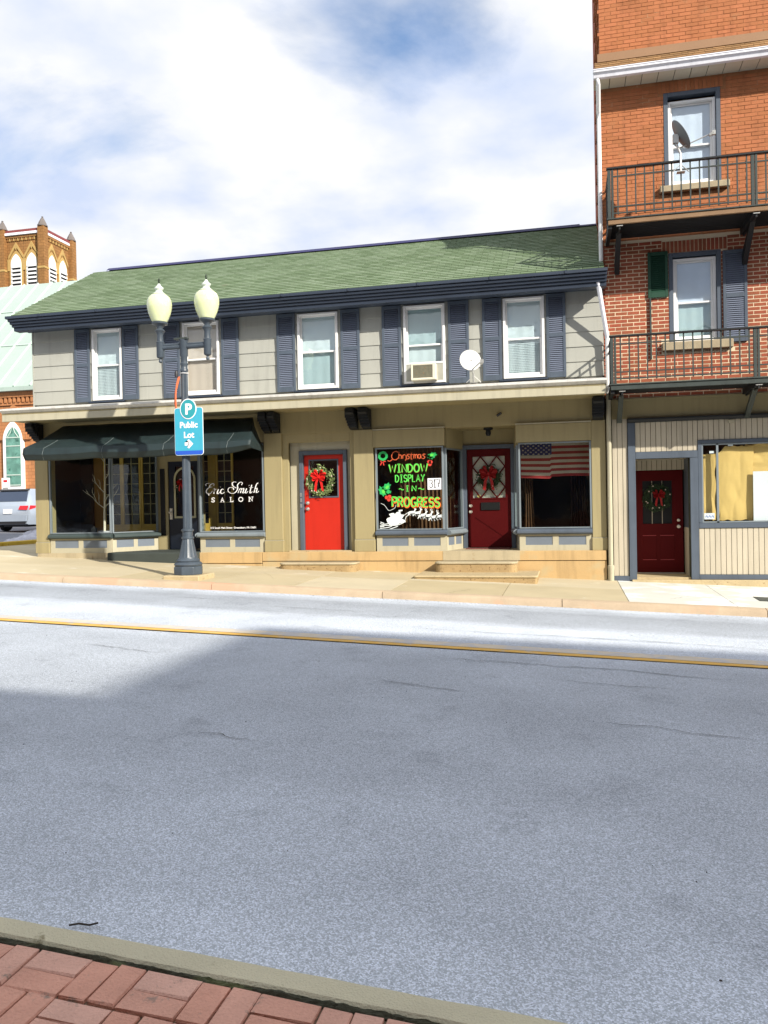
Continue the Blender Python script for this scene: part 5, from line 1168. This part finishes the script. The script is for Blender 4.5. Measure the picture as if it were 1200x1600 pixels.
box('shop_trim', slate, B2, 2.464, 9, F-.04, F+.05, 2.66, 2.73, bev=.005); box('shop_trim', slate, B2, 2.464, 9, F-.04, F+.05, 1.02, 1.12, bev=.005)
box('shop_trim', slate, B2, 2.464, 2.535, F-.038, F+.05, 1.122, 2.658, bev=.005); box('shop_trim', slate, B2, 2.464, 9, F-.04, F+.02, .02, .115, bev=.005)
box('shop_trim', slate, B2, .86, 1.158, F-.045, F+.02, -.03, .085, bev=.005)
vboards(.865, 1.155, .087, 3.2); vboards(1.305, 2.46, 2.538, 3.12); vboards(2.47, 6.0, 2.733, 3.12); vboards(2.47, 6.0, .118, 1.018)
box('foundation', step_m, B2, 1.2, 6, F-.12, F+.1, -.3, .018, bev=.01)
box('threshold', step_m, B2, 1.30, 2.31, F+.0, 17.6, -.1, .06)
box('recess_wall', tan_lt2, B2, 2.318, 2.36, F+.05, 17.5, .0, 1.02); box('recess_wall', slate, B2, 2.318, 2.36, F+.05, 17.5, 1.02, 2.42); box('recess_wall', tan_lt2, B2, 1.25, 1.295, F+.05, 17.5, .0, 2.42)
box('recess_ceiling', tan_lt2, B2, 1.25, 2.35, F+.05, 17.5, 2.41, 2.45)
vboards(1.30, 2.32, 2.20, 2.41, y=17.40)
Y3 = 17.42
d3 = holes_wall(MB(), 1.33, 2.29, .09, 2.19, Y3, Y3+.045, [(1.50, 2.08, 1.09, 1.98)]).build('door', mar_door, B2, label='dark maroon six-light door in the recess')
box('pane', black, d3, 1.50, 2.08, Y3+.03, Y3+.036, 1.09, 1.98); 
for x_ in (1.68, 1.88): box('muntin', fl_w, d3, x_, x_+.016, Y3+.015, Y3+.03, 1.09, 1.98)
for (a, b_) in ((1.49, 1.76), (1.84, 2.11)):
    for (c_, e_) in ((.84, .855), (.34, .355)): box('panel_moulding', mat('maroon_highlight_moulding', (.32, .04, .045), .4, .05), d3, a, b_, Y3-.008, Y3-.001, c_, e_)
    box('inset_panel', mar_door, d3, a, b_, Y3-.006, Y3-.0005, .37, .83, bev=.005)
knob(d3, 2.20, 1.16, Y3, pearl, .028); knob(d3, 2.20, 1.03, Y3, pearl)
box('threshold_strip', steel, B2, 1.31, 2.30, Y3-.06, Y3-.001, .062, .085)
box('partition', dark_room, B2, 1.1, 6.5, 18.2, 18.25, -.1, 3.5); box('interior_ceiling', dark_room, B2, 2.4, 6.5, F+.1, 18.2, 2.75, 2.8); box('interior_floor', floor_in, B2, 2.4, 6.5, F+.22, 18.2, .9, 1.0)
wreath('dark wreath with a drooping red bow on the door recessed beside the papered window', 1.78, 1.63, Y3-.005, .29, wr_g, .85, seed=6, n=900, bd=(.03, .06), rb=ribbon_shade)
wreath('dim wreath with a red bow hanging inside the arched salon door', -8.98, 2.15, 17.56, .16, wr_g, .7, seed=8, n=200, bd=(0, .05))
mb = MB().box(2.536, 2.56, F-.02, F+.03, 1.125, 2.655).box(2.80, 2.84, F-.02, F+.03, 1.125, 2.655).box(2.56, 6, F-.02, F+.03, 1.125, 1.15).box(2.56, 6, F-.02, F+.03, 2.63, 2.655)
pwn = mb.build('shop_window', slate_lt, B2); box('pane', g_shop, pwn, 2.55, 6.0, F-.003, F+.003, 1.14, 2.64)
def paper(label, x0, x1, z0, z1, y, m, amp, seed, edge=.02, name='kraft_paper', notch=None):
    def fn(u, v):
        e0 = edge*noise.noise(Vector((u*6, v*6, seed)))
        cr_ = 1.6*abs(noise.noise(Vector((u*1.9, v*1.3, seed+3))))+.8*abs(noise.noise(Vector((u*2.1+v*2.5, v*1.6-u, seed+9))))+.15*noise.noise(Vector((u*9, v*9, seed)))
        x = x0+(x1-x0)*u + (e0*1.2 if u in (0, 1) or u < .04 or u > .96 else 0); z = z0+(z1-z0)*v + (e0 if v < .04 or v > .96 else 0)
        if notch: z -= notch*max(0, 1-u*5)*v
        return (x, y+.07-amp*cr_, z)
    return single(name, label, 'paper', MB().grid(fn, 48, 48), m, ((x0+x1)/2, y, z0), smooth=True)
paper('narrow strip of tan kraft paper covering the left pane of the papered shop window', 2.555, 2.80, 1.17, 2.46, F+.05, kraft, .012, 1.5, .02)
paper('large crumpled sheet of tan kraft paper taped inside the shop window', 2.86, 3.50, 1.16, 2.60, F+.06, kraft, .018, 4.2, .03, notch=.12)
paper('upper right sheet of tan kraft paper above the white board', 3.36, 4.5, 2.05, 2.63, F+.10, kraft, .025, 8.1, .02)
single('white_board', 'blank white board leaning inside the papered shop window at right', 'board', MB().box(3.47, 4.3, F+.045, F+.055, 1.15, 2.10), paperw, (3.9, F+.05, 1.15))
for x_, z_ in ((2.68, 2.47), (3.02, 2.60), (3.27, 2.63)): box('tape', paperw, pwn, x_, x_+.09, F+.012, F+.014, z_, z_+.045)
sp = root('paper_notice', 'small white notice at the foot of the left papered pane', 'notice', (2.66, F+.01, 1.17)); box('sheet', paperw, sp, 2.57, 2.76, F+.008, F+.011, 1.19, 1.31)
for k in range(3):
    mb = MB(); stroke(mb, [(2.595+.055*k, 1.23), (2.615+.055*k, 1.265), (2.635+.055*k, 1.225)], .012, F+.006); mb.build('printed_mark', sign_d, sp)
vb = single('vent_box', 'small beige junction box on the siding above the papered window', 'box', MB().box(3.02, 3.12, F-.07, F-.017, 3.04, 3.10), tan_lt, (3.07, F-.04, 3.05))

# ------------------------------------------------------------------ street lamp
LX, LY = -6.95, 13.75
single('lamp_footing', 'square cream concrete pad under the street lamp', 'footing', MB().slab([(LX-.36, LY-.32), (LX+.36, LY-.32), (LX+.36, LY+.36), (LX-.36, LY+.36)], lambda x: .1, lambda x: .36), step_m, (LX, LY, .25), bev=.015)
sl = root('street_lamp', 'twin-globe dark fluted street lamp standing at the kerb', 'street lamp', (LX, LY, .36))
o8 = MB().lathe([(.275, .362), (.275, .50), (.265, .515), (.001, .516)], LX, LY, 8); o8.build('plinth', lamp_p, sl, bev=.006)
MB().lathe([(.245, .516), (.262, .55), (.24, .585), (.21, .60), (.22, .62), (.18, .66), (.175, .68)], LX, LY, 32).build('base_ring', lamp_p, sl, smooth=True)
MB().lathe([(.175, .68), (.155, .75), (.125, .90), (.105, 1.0), (.10, 1.02)], LX, LY, 32, .05, 1).build('bell_base', lamp_p, sl, smooth=True)
MB().lathe([(.10, 1.02), (.115, 1.03), (.115, 1.06), (.095, 1.07), (.095, 1.16), (.115, 1.17), (.115, 1.20), (.085, 1.22)], LX, LY, 28).build('collar', lamp_p, sl, smooth=True)
MB().lathe([(.085, 1.22), (.080, 2.0), (.072, 3.0), (.063, 4.15)], LX, LY, 40, .10, 1).build('shaft', lamp_p, sl)
MB().lathe([(.070, 4.15), (.070, 4.19), (.063, 4.20), (.063, 4.26), (.070, 4.27), (.070, 4.30), (.062, 4.31), (.062, 4.42), (.075, 4.44), (.075, 4.70), (.085, 4.72), (.085, 4.74), (.001, 4.76)], LX, LY, 28).build('neck', lamp_p, sl, smooth=True)
for s_ in (-1, 1):
    cx_ = LX+.48*s_; a = MB().tube([(LX+.06*s_, LY, 4.61), (cx_-.05*s_, LY, 4.61)], .042, 14); a.tube([(LX+.06*s_, LY, 4.66), (cx_-.05*s_, LY, 4.66)], .022, 10)
    arm = a.build('arm', lamp_p, sl, smooth=True)
    MB().lathe([(.001, 4.33), (.03, 4.345), (.035, 4.37), (.025, 4.395), (.02, 4.41), (.06, 4.43), (.07, 4.45), (.07, 4.70), (.078, 4.72), (.06, 4.735), (.055, 4.86), (.07, 4.90), (.10, 4.93), (.075, 4.955), (.05, 4.98), (.055, 5.0), (.10, 5.045), (.145, 5.06), (.15, 5.09), (.135, 5.10)], cx_, LY, 24).build('fitter', lamp_p, arm, smooth=True)
    lan = MB().lathe([(.13, 5.095), (.165, 5.16), (.205, 5.26), (.228, 5.36), (.232, 5.43), (.222, 5.50), (.195, 5.56), (.15, 5.60), (.11, 5.615)], cx_, LY, 32).build('globe', globe_m, sl, smooth=True)
    MB().lathe([(.112, 5.61), (.125, 5.625), (.10, 5.645), (.07, 5.665), (.06, 5.69), (.085, 5.72), (.082, 5.745), (.05, 5.77), (.03, 5.80), (.02, 5.82), (.001, 5.825)], cx_, LY, 24).build('globe_cap', cap_m, lan, smooth=True)
    for q_ in range(3): MB().tube([(cx_, LY, 5.81), (cx_+.018*math.cos(q_*2.1), LY+.018*math.sin(q_*2.1), 5.86), (cx_+.012*math.cos(q_*2.1), LY, 5.92)], .005, 5).build('spike', iron_d, lan)
box('mounting_bracket', iron, sl, LX-.16, LX+.1, LY-.08, LY+.02, 4.74, 4.77)
# orange cord lashed to the pole
cdr = root('extension_cord', 'orange cord hanging in a loop from the left side of the lamp post', 'cord', (LX-.12, LY-.05, 3.9))
MB().tube([(LX-.07, LY-.06, 4.05), (LX-.10, LY-.06, 3.95), (LX-.16, LY-.06, 3.75), (LX-.17, LY-.06, 3.55), (LX-.14, LY-.06, 3.40), (LX-.11, LY-.06, 3.35)], .016, 8).build('cord', cord_m, cdr, smooth=True)
MB().tube([(LX-.08, LY-.08, 4.03), (LX-.12, LY-.08, 3.9), (LX-.145, LY-.08, 3.7), (LX-.14, LY-.08, 3.5), (LX-.12, LY-.08, 3.38)], .014, 8).build('cord', cord_m, cdr, smooth=True)
MB().lathe([(.001, 4.03), (.03, 4.04), (.035, 4.10), (.025, 4.15), (.001, 4.16)], LX-.12, LY-.08, 10).build('plug', plast, cdr, smooth=True)
mb = MB().tube([(LX+.078*math.cos(a*math.pi/8), LY+.078*math.sin(a*math.pi/8), 4.11) for a in range(17)], .006, 5); mb.build('zip_tie', pw, cdr)
# parking sign
sg_ = root('parking_sign', 'cyan Public Lot parking sign with an arrow on the lamp post', 'sign', (LX+.06, LY-.13, 3.0))
SX, SY = LX+.135, LY-.135
def rrect(x0, x1, z0, z1, r_): 
    o_ = []
    for (cx_, cz, a0) in ((x1-r_, z1-r_, 0), (x0+r_, z1-r_, 90), (x0+r_, z0+r_, 180), (x1-r_, z0+r_, 270)): o_ += [(cx_+r_*math.cos(R(a0+k*22.5)), cz+r_*math.sin(R(a0+k*22.5))) for k in range(5)]
    return o_
MB().poly(rrect(SX-.285, SX+.285, 2.575, 3.455, .05), SY, SY+.012).build('sign_panel', pw, sg_)
MB().poly(rrect(SX-.278, SX+.278, 2.582, 3.448, .045), SY-.003, SY+.001).build('sign_face', sign_b, sg_)
MB().poly([(SX-.272, 2.60), (SX-.24, 2.588), (SX+.24, 2.588), (SX+.272, 2.60), (SX+.277, 2.66), (SX-.277, 2.66)], SY-.006, SY-.0035).build('sign_strip', sign_d, sg_)
MB().poly([(SX+.165*math.cos(a*math.pi/18), 3.43+.19*math.sin(a*math.pi/18)) for a in range(36)], SY-.010, SY-.0045).build('sign_disc_rim', pw, sg_)
MB().poly([(SX+.148*math.cos(a*math.pi/18), 3.43+.172*math.sin(a*math.pi/18)) for a in range(36)], SY-.014, SY-.0105).build('sign_disc', sign_t, sg_)
text(sg_, 'P', SX+.005, 3.335, SY-.016, .27, pw, .010, 1.0)
text(sg_, 'Public', SX, 3.085, SY-.0055, .155, pw, .005, .98); text(sg_, 'Lot', SX, 2.90, SY-.0055, .155, pw, .005, .98)
mb = MB(); fill(mb, [(SX-.085, 2.755), (SX-.01, 2.755), (SX-.035, 2.72), (SX+.0, 2.70), (SX+.085, 2.785), (SX+.0, 2.87), (SX-.035, 2.85), (SX-.01, 2.815), (SX-.085, 2.815)], SY-.0055); mb.build('arrow', pw, sg_)
for z in (2.70, 3.2): box('clamp', galv, sg_, SX-.13, SX+.03, SY+.012, LY+.02, z, z+.03)

# ------------------------------------------------------------------ background: church, tower, van, snow
CHY = 46
ch = root('church', 'orange brick church with a pale green metal roof behind the side street', 'church', (-36, CHY, 1.3))
def lancet(x0, x1, z0, zs, n=10):      # pointed-arch outline: springing at zs
    w = x1-x0; r_ = w*1.05; o_ = [(x0, z0), (x1, z0), (x1, zs)]
    cxl = x1-r_; amax = math.acos((r_-w/2)/r_)
    for k in range(1, n+1): a = amax*k/n; o_.append((cxl+r_*math.cos(a), zs+r_*math.sin(a)))
    cxr = x0+r_
    for k in range(n-1, -1, -1): a = amax*k/n; o_.append((cxr-r_*math.cos(a), zs+r_*math.sin(a)))
    return o_
box('wall', ch_brick, ch, -62, -22, CHY, CHY+18, .5, 9.45)
for k in range(75): 
    x_ = -48+.33*k
    if x_ < -33: box('dentil', ch_brick, ch, x_, x_+.17, CHY-.18, CHY, 8.75, 9.10)
box('brick_band', ch_brick, ch, -62, -22, CHY-.22, CHY, 9.10, 9.45); box('brick_band', ch_brick, ch, -62, -22, CHY-.10, CHY, 8.58, 8.75)
box('eave_gutter', ch_roof, ch, -62.3, -21.7, CHY-.55, CHY-.05, 9.46, 9.72)
MB().ext([(CHY-.5, 9.72), (55, 19.3), (64.5, 9.5), (CHY-.5, 9.5)], -62, -22).build('roof', ch_roof, ch)
for k in range(34):
    x_ = -62+1.22*k; n_ = Vector((0, -9.58, 9.5)).normalized()*.10
    MB().add([(x_, CHY-.5, 9.72), (x_+.09, CHY-.5, 9.72), (x_+.09, 55, 19.3), (x_, 55, 19.3), (x_, CHY-.5+n_.y, 9.72+n_.z), (x_+.09, CHY-.5+n_.y, 9.72+n_.z), (x_+.09, 55+n_.y, 19.3+n_.z), (x_, 55+n_.y, 19.3+n_.z)],
             ((0, 3, 2, 1), (4, 5, 6, 7), (0, 1, 5, 4), (1, 2, 6, 5), (2, 3, 7, 6), (3, 0, 4, 7))).build('roof_seam', seam_m, ch)
for (q_, t_) in ((.36, .0), (.70, .0)): 
    yy = CHY-.5+9.5*q_; z_ = 9.72+9.58*q_; MB().add([(-62, yy-.03, z_), (-22, yy-.03, z_), (-22, yy+.03, z_+.06), (-62, yy+.03, z_+.06), (-62, yy-.06, z_+.03), (-22, yy-.06, z_+.03), (-22, yy, z_+.09), (-62, yy, z_+.09)], ((0, 3, 2, 1), (4, 5, 6, 7), (0, 1, 5, 4), (1, 2, 6, 5), (2, 3, 7, 6), (3, 0, 4, 7))).build('roof_joint', seam_m, ch)
for xc in (-35.5, -41.5):
    x0, x1 = xc-.72, xc+.72
    for g_, y_ in ((.55, .14), (.30, .20)): MB().poly(lancet(x0-g_, x1+g_, 6.3, 6.35), CHY-y_, CHY).build('arch_moulding', ch_brick, ch)
    w = MB().poly(lancet(x0, x1, 3.05, 6.25), CHY-.26, CHY-.0).build('window', white, ch)
    MB().poly(lancet(x0+.26, x1-.12, 3.25, 6.2), CHY-.30, CHY-.262).build('pane', stained, w)
    for z_ in (3.28, 3.95, 5.1, 5.85, 6.4): box('lead_bar', seam_m, w, x0+.28, x1-.14, CHY-.33, CHY-.302, z_, z_+.07)
    for s_ in (-1, 1): MB().tube([(xc+.07, CHY-.32, 7.2), (xc+.07+s_*.18, CHY-.32, 6.75), (xc+.07+s_*.42, CHY-.32, 6.45)], .03, 5).build('tracery', seam_m, w)
    box('sill', stone, w, x0-.2, x1+.4, CHY-.4, CHY, 2.8, 3.04)
TX0, TX1, TY0 = -51.75, -47.45, 66.0; TY1 = TY0+4.4
tw = root('church_tower', 'square brown brick belfry tower with corner pinnacles rising behind the green roof', 'tower', (-49.6, 68.2, 1.5))
box('wall', tw_brick, tw, TX0+.1, TX1-.1, TY0+.1, TY1-.1, 1.0, 27.9)
for (a, b_, c_, e_) in ((TX0, TX1, TY0-.06, TY0+.06), (TX1-.06, TX1+.06, TY0, TY1), (TX0, TX1, TY1-.06, TY1+.06), (TX0-.06, TX0+.06, TY0, TY1)):
    box('parapet_trim', gutter_m, tw, a, b_, c_-.12, e_+.12, 27.58, 27.80); box('parapet_cap', mat('dark_red_parapet', (.20, .05, .05), .7, .1), tw, a, b_, c_, e_, 27.81, 28.08)
def face(mb_fn, side):
    return mb_fn
def tface(pts, y0, y1, side, name, m, parent=tw):
    mb = MB().poly(pts, y0, y1)     # outline in local u (0..4.4), z; depth negative = proud
    if side == 0: mb.v = [(TX0+v[0], TY0+.1+v[1], v[2]) for v in mb.v]
    else: mb.v = [(TX1-.1-v[1], TY0+v[0], v[2]) for v in mb.v]
    return mb.build(name, m, parent)
for side in (0, 1):
    for k in range(16):
        u_ = .45+.22*k; tface([(u_, 27.08), (u_+.11, 27.08), (u_+.11, 27.35), (u_, 27.35)], -.10, 0, side, 'dentil', tw_st if k % 2 else tw_brick)
    tface([(.3, 27.35), (4.1, 27.35), (4.1, 27.56), (.3, 27.56)], -.14, 0, side, 'brick_band', tw_brick)
    for uc in (1.36, 3.04):
        x0, x1 = uc-.56, uc+.56
        o_ = tface(lancet(x0-.16, x1+.16, 20, 24.9), -.06, 0, side, 'arch_moulding', tw_st)
        w = tface(lancet(x0, x1, 20, 24.85), -.10, -.061, side, 'window', white)
        tface([(x0+.16, 20), (x1-.06, 20), (x1-.06, 24.7), (x0+.16, 24.7)], -.105, -.101, side, 'opening', black, w)
        for j in range(13): 
            z_ = 20.1+.37*j
            tface([(x0+.12, z_), (x1-.03, z_), (x1-.03, z_+.17), (x0+.12, z_+.17)], -.17, -.106, side, 'louvre', white, w)
        for s_ in (-1, 1):
            tface([(uc, 26.95), (uc, 26.6), (uc+s_*.82, 25.35), (uc+s_*.82, 25.65)] if s_ > 0 else [(uc, 26.95), (uc-.82, 25.65), (uc-.82, 25.35), (uc, 26.6)], -.10, 0, side, 'gable_moulding', tw_st)
        tface([(uc-.18, 26.6), (uc, 26.2), (uc+.18, 26.6), (uc, 26.85)], -.09, 0, side, 'gable_stone', tw_st)
    for u_ in (.42, 2.05): tface([(u_, 24.3), (u_+.30, 24.3), (u_+.30, 25.4), (u_, 25.4)], -.085, 0, side, 'quoin', tw_st)
for (a, b_) in ((TX0, TY0), (TX1, TY0), (TX1, TY1), (TX0, TY1)):
    box('corner_pier', tw_brick, tw, a-.33, a+.33, b_-.33, b_+.33, 1, 28.15); box('pier_band', tw_st, tw, a-.37, a+.37, b_-.37, b_+.37, 24.2, 24.4)
    MB().lathe([(.46, 28.15), (.47, 28.25), (.38, 28.36), (.34, 28.5), (.12, 28.92), (.06, 28.95), (.10, 29.03), (.04, 29.09), (.001, 29.1)], a, b_, 8).build('pinnacle', pin_m, tw)

# minivan seen from behind, parked on the side street
VX, VY = -22.25, 28.3; vz = gz(VX)-.12
van = root('parked_minivan', 'silver minivan seen from behind, parked on the side street', 'minivan', (VX, VY+2.5, vz))
def vsec(y, zb, zt, wb, wm, wt, zsh):   # cross-section of the body at a given length
    return [(-wb, y, vz+zb), (-wm, y, vz+zb+.25), (-wm, y, vz+zsh), (-wt, y, vz+zt-.06), (-wt+.12, y, vz+zt), (wt-.12, y, vz+zt), (wt, y, vz+zt-.06), (wm, y, vz+zsh), (wm, y, vz+zb+.25), (wb, y, vz+zb)]
secs = [vsec(.0, .42, 1.02, .78, .90, .88, .98), vsec(.02, .32, 1.06, .84, .95, .90, 1.0), vsec(.12, .28, 1.25, .88, .97, .86, 1.02), vsec(.42, .28, 1.68, .90, .98, .74, 1.04), vsec(.62, .26, 1.75, .90, .98, .72, 1.05), vsec(2.4, .25, 1.76, .90, .98, .72, 1.05),
        vsec(3.3, .25, 1.66, .90, .98, .70, 1.05), vsec(4.1, .25, 1.12, .90, .97, .80, 1.02), vsec(4.9, .30, .90, .84, .92, .78, .84), vsec(5.1, .38, .72, .70, .80, .72, .68)]
mb = MB(); n = 10; vs = [(VX+p[0], VY+p[1], p[2]) for s_ in secs for p in s_]
mb.add(vs, [(j*n+k, j*n+(k+1) % n, (j+1)*n+(k+1) % n, (j+1)*n+k) for j in range(len(secs)-1) for k in range(n)] + [tuple(range(n-1, -1, -1)), tuple((len(secs)-1)*n+k for k in range(n))])
mb.build('body', slv, van, smooth=True)
def quad3(name, m, pts, parent=van, th=.012, nv=(0, -1, 0)):
    P_ = [Vector((VX+p[0], VY+p[1], vz+p[2])) for p in pts]; n_ = Vector(nv).normalized()*th
    mb = MB(); k = len(P_); mb.add([p+n_ for p in P_] + P_, [tuple(range(k))] + [(i, (i+1) % k, k+(i+1) % k, k+i) for i in range(k)]); return mb.build(name, m, parent)
quad3('rear_window', carg, [(-.80, .118, 1.22), (.80, .118, 1.22), (.68, .385, 1.62), (-.68, .385, 1.62)], nv=(0, -1, .65), th=.03)
for a, b_ in ((.75, 1.75), (1.82, 2.95)): quad3('side_window', carg, [(.975, a+.02, 1.12), (.975, b_, 1.12), (.755, b_, 1.60), (.755, a+.12, 1.60)], nv=(1, 0, .45), th=.015); quad3('side_window', carg, [(-.975, a, 1.12), (-.975, b_, 1.12), (-.755, b_, 1.60), (-.755, a, 1.60)], nv=(-1, 0, .45), th=.015)
for s_ in (-1, 1):
    tl = quad3('tail_light', tail, [(s_*.52, .0, .90), (s_*.90, -.0, .88), (s_*.95, .03, 1.05), (s_*.58, .03, 1.05)], th=.05); quad3('tail_light_side', tail, [(s_*.955, .04, .88), (s_*.985, .40, .96), (s_*.98, .42, 1.05), (s_*.965, .10, 1.06)], tl, .012, (s_, 0, 0))
quad3('rear_spoiler', plast, [(-.68, .34, 1.66), (.68, .34, 1.66), (.68, .50, 1.71), (-.68, .50, 1.71)], nv=(0, -.3, 1), th=.04)
quad3('licence_plate', pw, [(-.20, -.02, .74), (.20, -.02, .74), (.20, .0, .92), (-.20, .0, .92)], th=.02)
quad3('bumper', slv, [(-.90, -.02, .42), (.90, -.02, .42), (.93, -.03, .66), (-.93, -.03, .66)], th=.08); quad3('bumper_trim', plast, [(-.80, .0, .30), (.80, .0, .30), (.86, -.03, .42), (-.86, -.03, .42)], th=.05)
for y_ in (1.0, 3.95):
    for s_ in (-1, 1):
        k_ = MB().lathe([(.20, 0), (.31, .0), (.335, .03), (.335, .20), (.30, .22), (.001, .22)], 0, 0, 26); k_.v = [(VX+s_*(.77+v[2]), VY+y_+v[0], vz+.335+v[1]) for v in k_.v]; wl = k_.build('wheel', tyre, van, smooth=True)
        k_ = MB().lathe([(.001, .20), (.18, .205), (.21, .225), (.001, .226)], 0, 0, 12); k_.v = [(VX+s_*(.77+v[2]), VY+y_+v[0], vz+.335+v[1]) for v in k_.v]; k_.build('rim', steel, wl)
MB().box(VX-.6, VX+.6, VY+.5, VY+4.4, vz+.18, vz+.3).build('underbody', plast, van)
# dirty snow heap at the corner
def heap(u, v):
    x = -18.3+2.5*u; y = 22.6+1.8*v; h_ = math.sin(u*math.pi)**.8*math.sin(v*math.pi)*(.62+.35*u); h_ += .16*noise.noise(Vector((u*5, v*5, 2)))*(h_ > .02)+.09*noise.noise(Vector((u*13, v*13, 5)))*(h_ > .02)
    return (x, y, gz(x)-.17+max(0, h_)*.62)
single('snow_heap', 'dirty ploughed snow heap beside the yellow kerb', 'snow heap', MB().grid(heap, 40, 30), snow, (-17.2, 23.6, .55))
ps = root('parking_notice', 'small white parking notice on a post in front of the church', 'sign', (-27.0, 34.3, .9))
MB().tube([(-27.0, 34.3, .8), (-27.0, 34.3, 3.3)], .04).build('post', galv, ps); box('sign_panel', pw, ps, -27.22, -26.78, 34.22, 34.26, 2.50, 3.25); box('sign_mark', tail, ps, -27.1, -26.9, 34.20, 34.215, 3.05, 3.15); box('sign_mark', galv, ps, -27.15, -26.85, 34.20, 34.215, 2.72, 2.78)

# twigs and leaves on the near asphalt
def twig(label, pts, r_): 
    return single('twig', label, 'twig', MB().tube(pts, r_, 5), twig_m, pts[0], smooth=True)
tx, ty_ = -1.93, 2.75
twig('dark crooked twig on the asphalt by the near kerb', [(tx, ty_, road_z(tx, ty_)+.012), (tx+.035, ty_+.012, road_z(tx, ty_)+.016), (tx+.075, ty_+.02, road_z(tx, ty_)+.01), (tx+.105, ty_+.035, road_z(tx, ty_)+.014)], .004)
rn = random.Random(9); mb = MB()
for i in range(800):
    x = rn.uniform(-10, 5); y = rn.choice((rn.uniform(3, 12.8), rn.uniform(12.9, 13.1), rn.uniform(12.95, 13.11), rn.uniform(13.04, 13.11), rn.uniform(13.0, 13.11))); s_ = rn.uniform(.002, .007); z = road_z(x, y)+.004
    a = rn.uniform(0, 6.28); c_, e_ = math.cos(a), math.sin(a)
    mb.hexa([(x-c_*s_, y-e_*s_, z), (x+e_*s_*.5, y-c_*s_*.5, z), (x+c_*s_, y+e_*s_, z), (x-e_*s_*.5, y+c_*s_*.5, z), (x-c_*s_*.8, y-e_*s_*.8, z+s_*.6), (x+e_*s_*.4, y-c_*s_*.4, z+s_*.7), (x+c_*s_*.8, y+e_*s_*.8, z+s_*.6), (x-e_*s_*.4, y+c_*s_*.4, z+s_*.5)])
g_ = mb.build('grit', twig_m, None, kind='stuff')
g_['label'] = 'scattered grit and leaf scraps on the asphalt'

# ------------------------------------------------------------------ buildings across the street, behind the photographer (their shade falls on the near lanes)
def street_house(x0, x1, h, label, m, cols, rows_):
    b = root('street_house', label, 'building', ((x0+x1)/2, -4, 0), 'buildings behind the photographer')
    box('wall', m, b, x0, x1, -16, -4.2, -2, h); box('cornice', bld_g, b, x0, x1, -4.6, -4.0, h-.5, h)
    for r_ in range(rows_):
        for c_ in range(cols):
            w = (x1-x0)/cols; xc = x0+w*(c_+.5); z_ = 4.2+3.0*r_
            if z_+1.7 > h-.6: continue
            wn = box('window', bld_g, b, xc-.6, xc+.6, -4.2, -4.12, z_, z_+1.8); box('pane', carg, wn, xc-.5, xc+.5, -4.12, -4.10, z_+.1, z_+1.7)
    for c_ in range(cols):
        w = (x1-x0)/cols; xc = x0+w*(c_+.5); wn = box('window', bld_g, b, xc-w*.4, xc+w*.4, -4.2, -4.12, .9, 3.2); box('pane', carg, wn, xc-w*.36, xc+w*.36, -4.12, -4.10, 1.0, 3.1)
street_house(-70, 14.0, 9.2, 'lower brick row across the street behind the photographer', bld_b, 20, 2)
street_house(14.2, 46, 12.6, 'taller stone block across the street behind the photographer', bld_g, 8, 3)
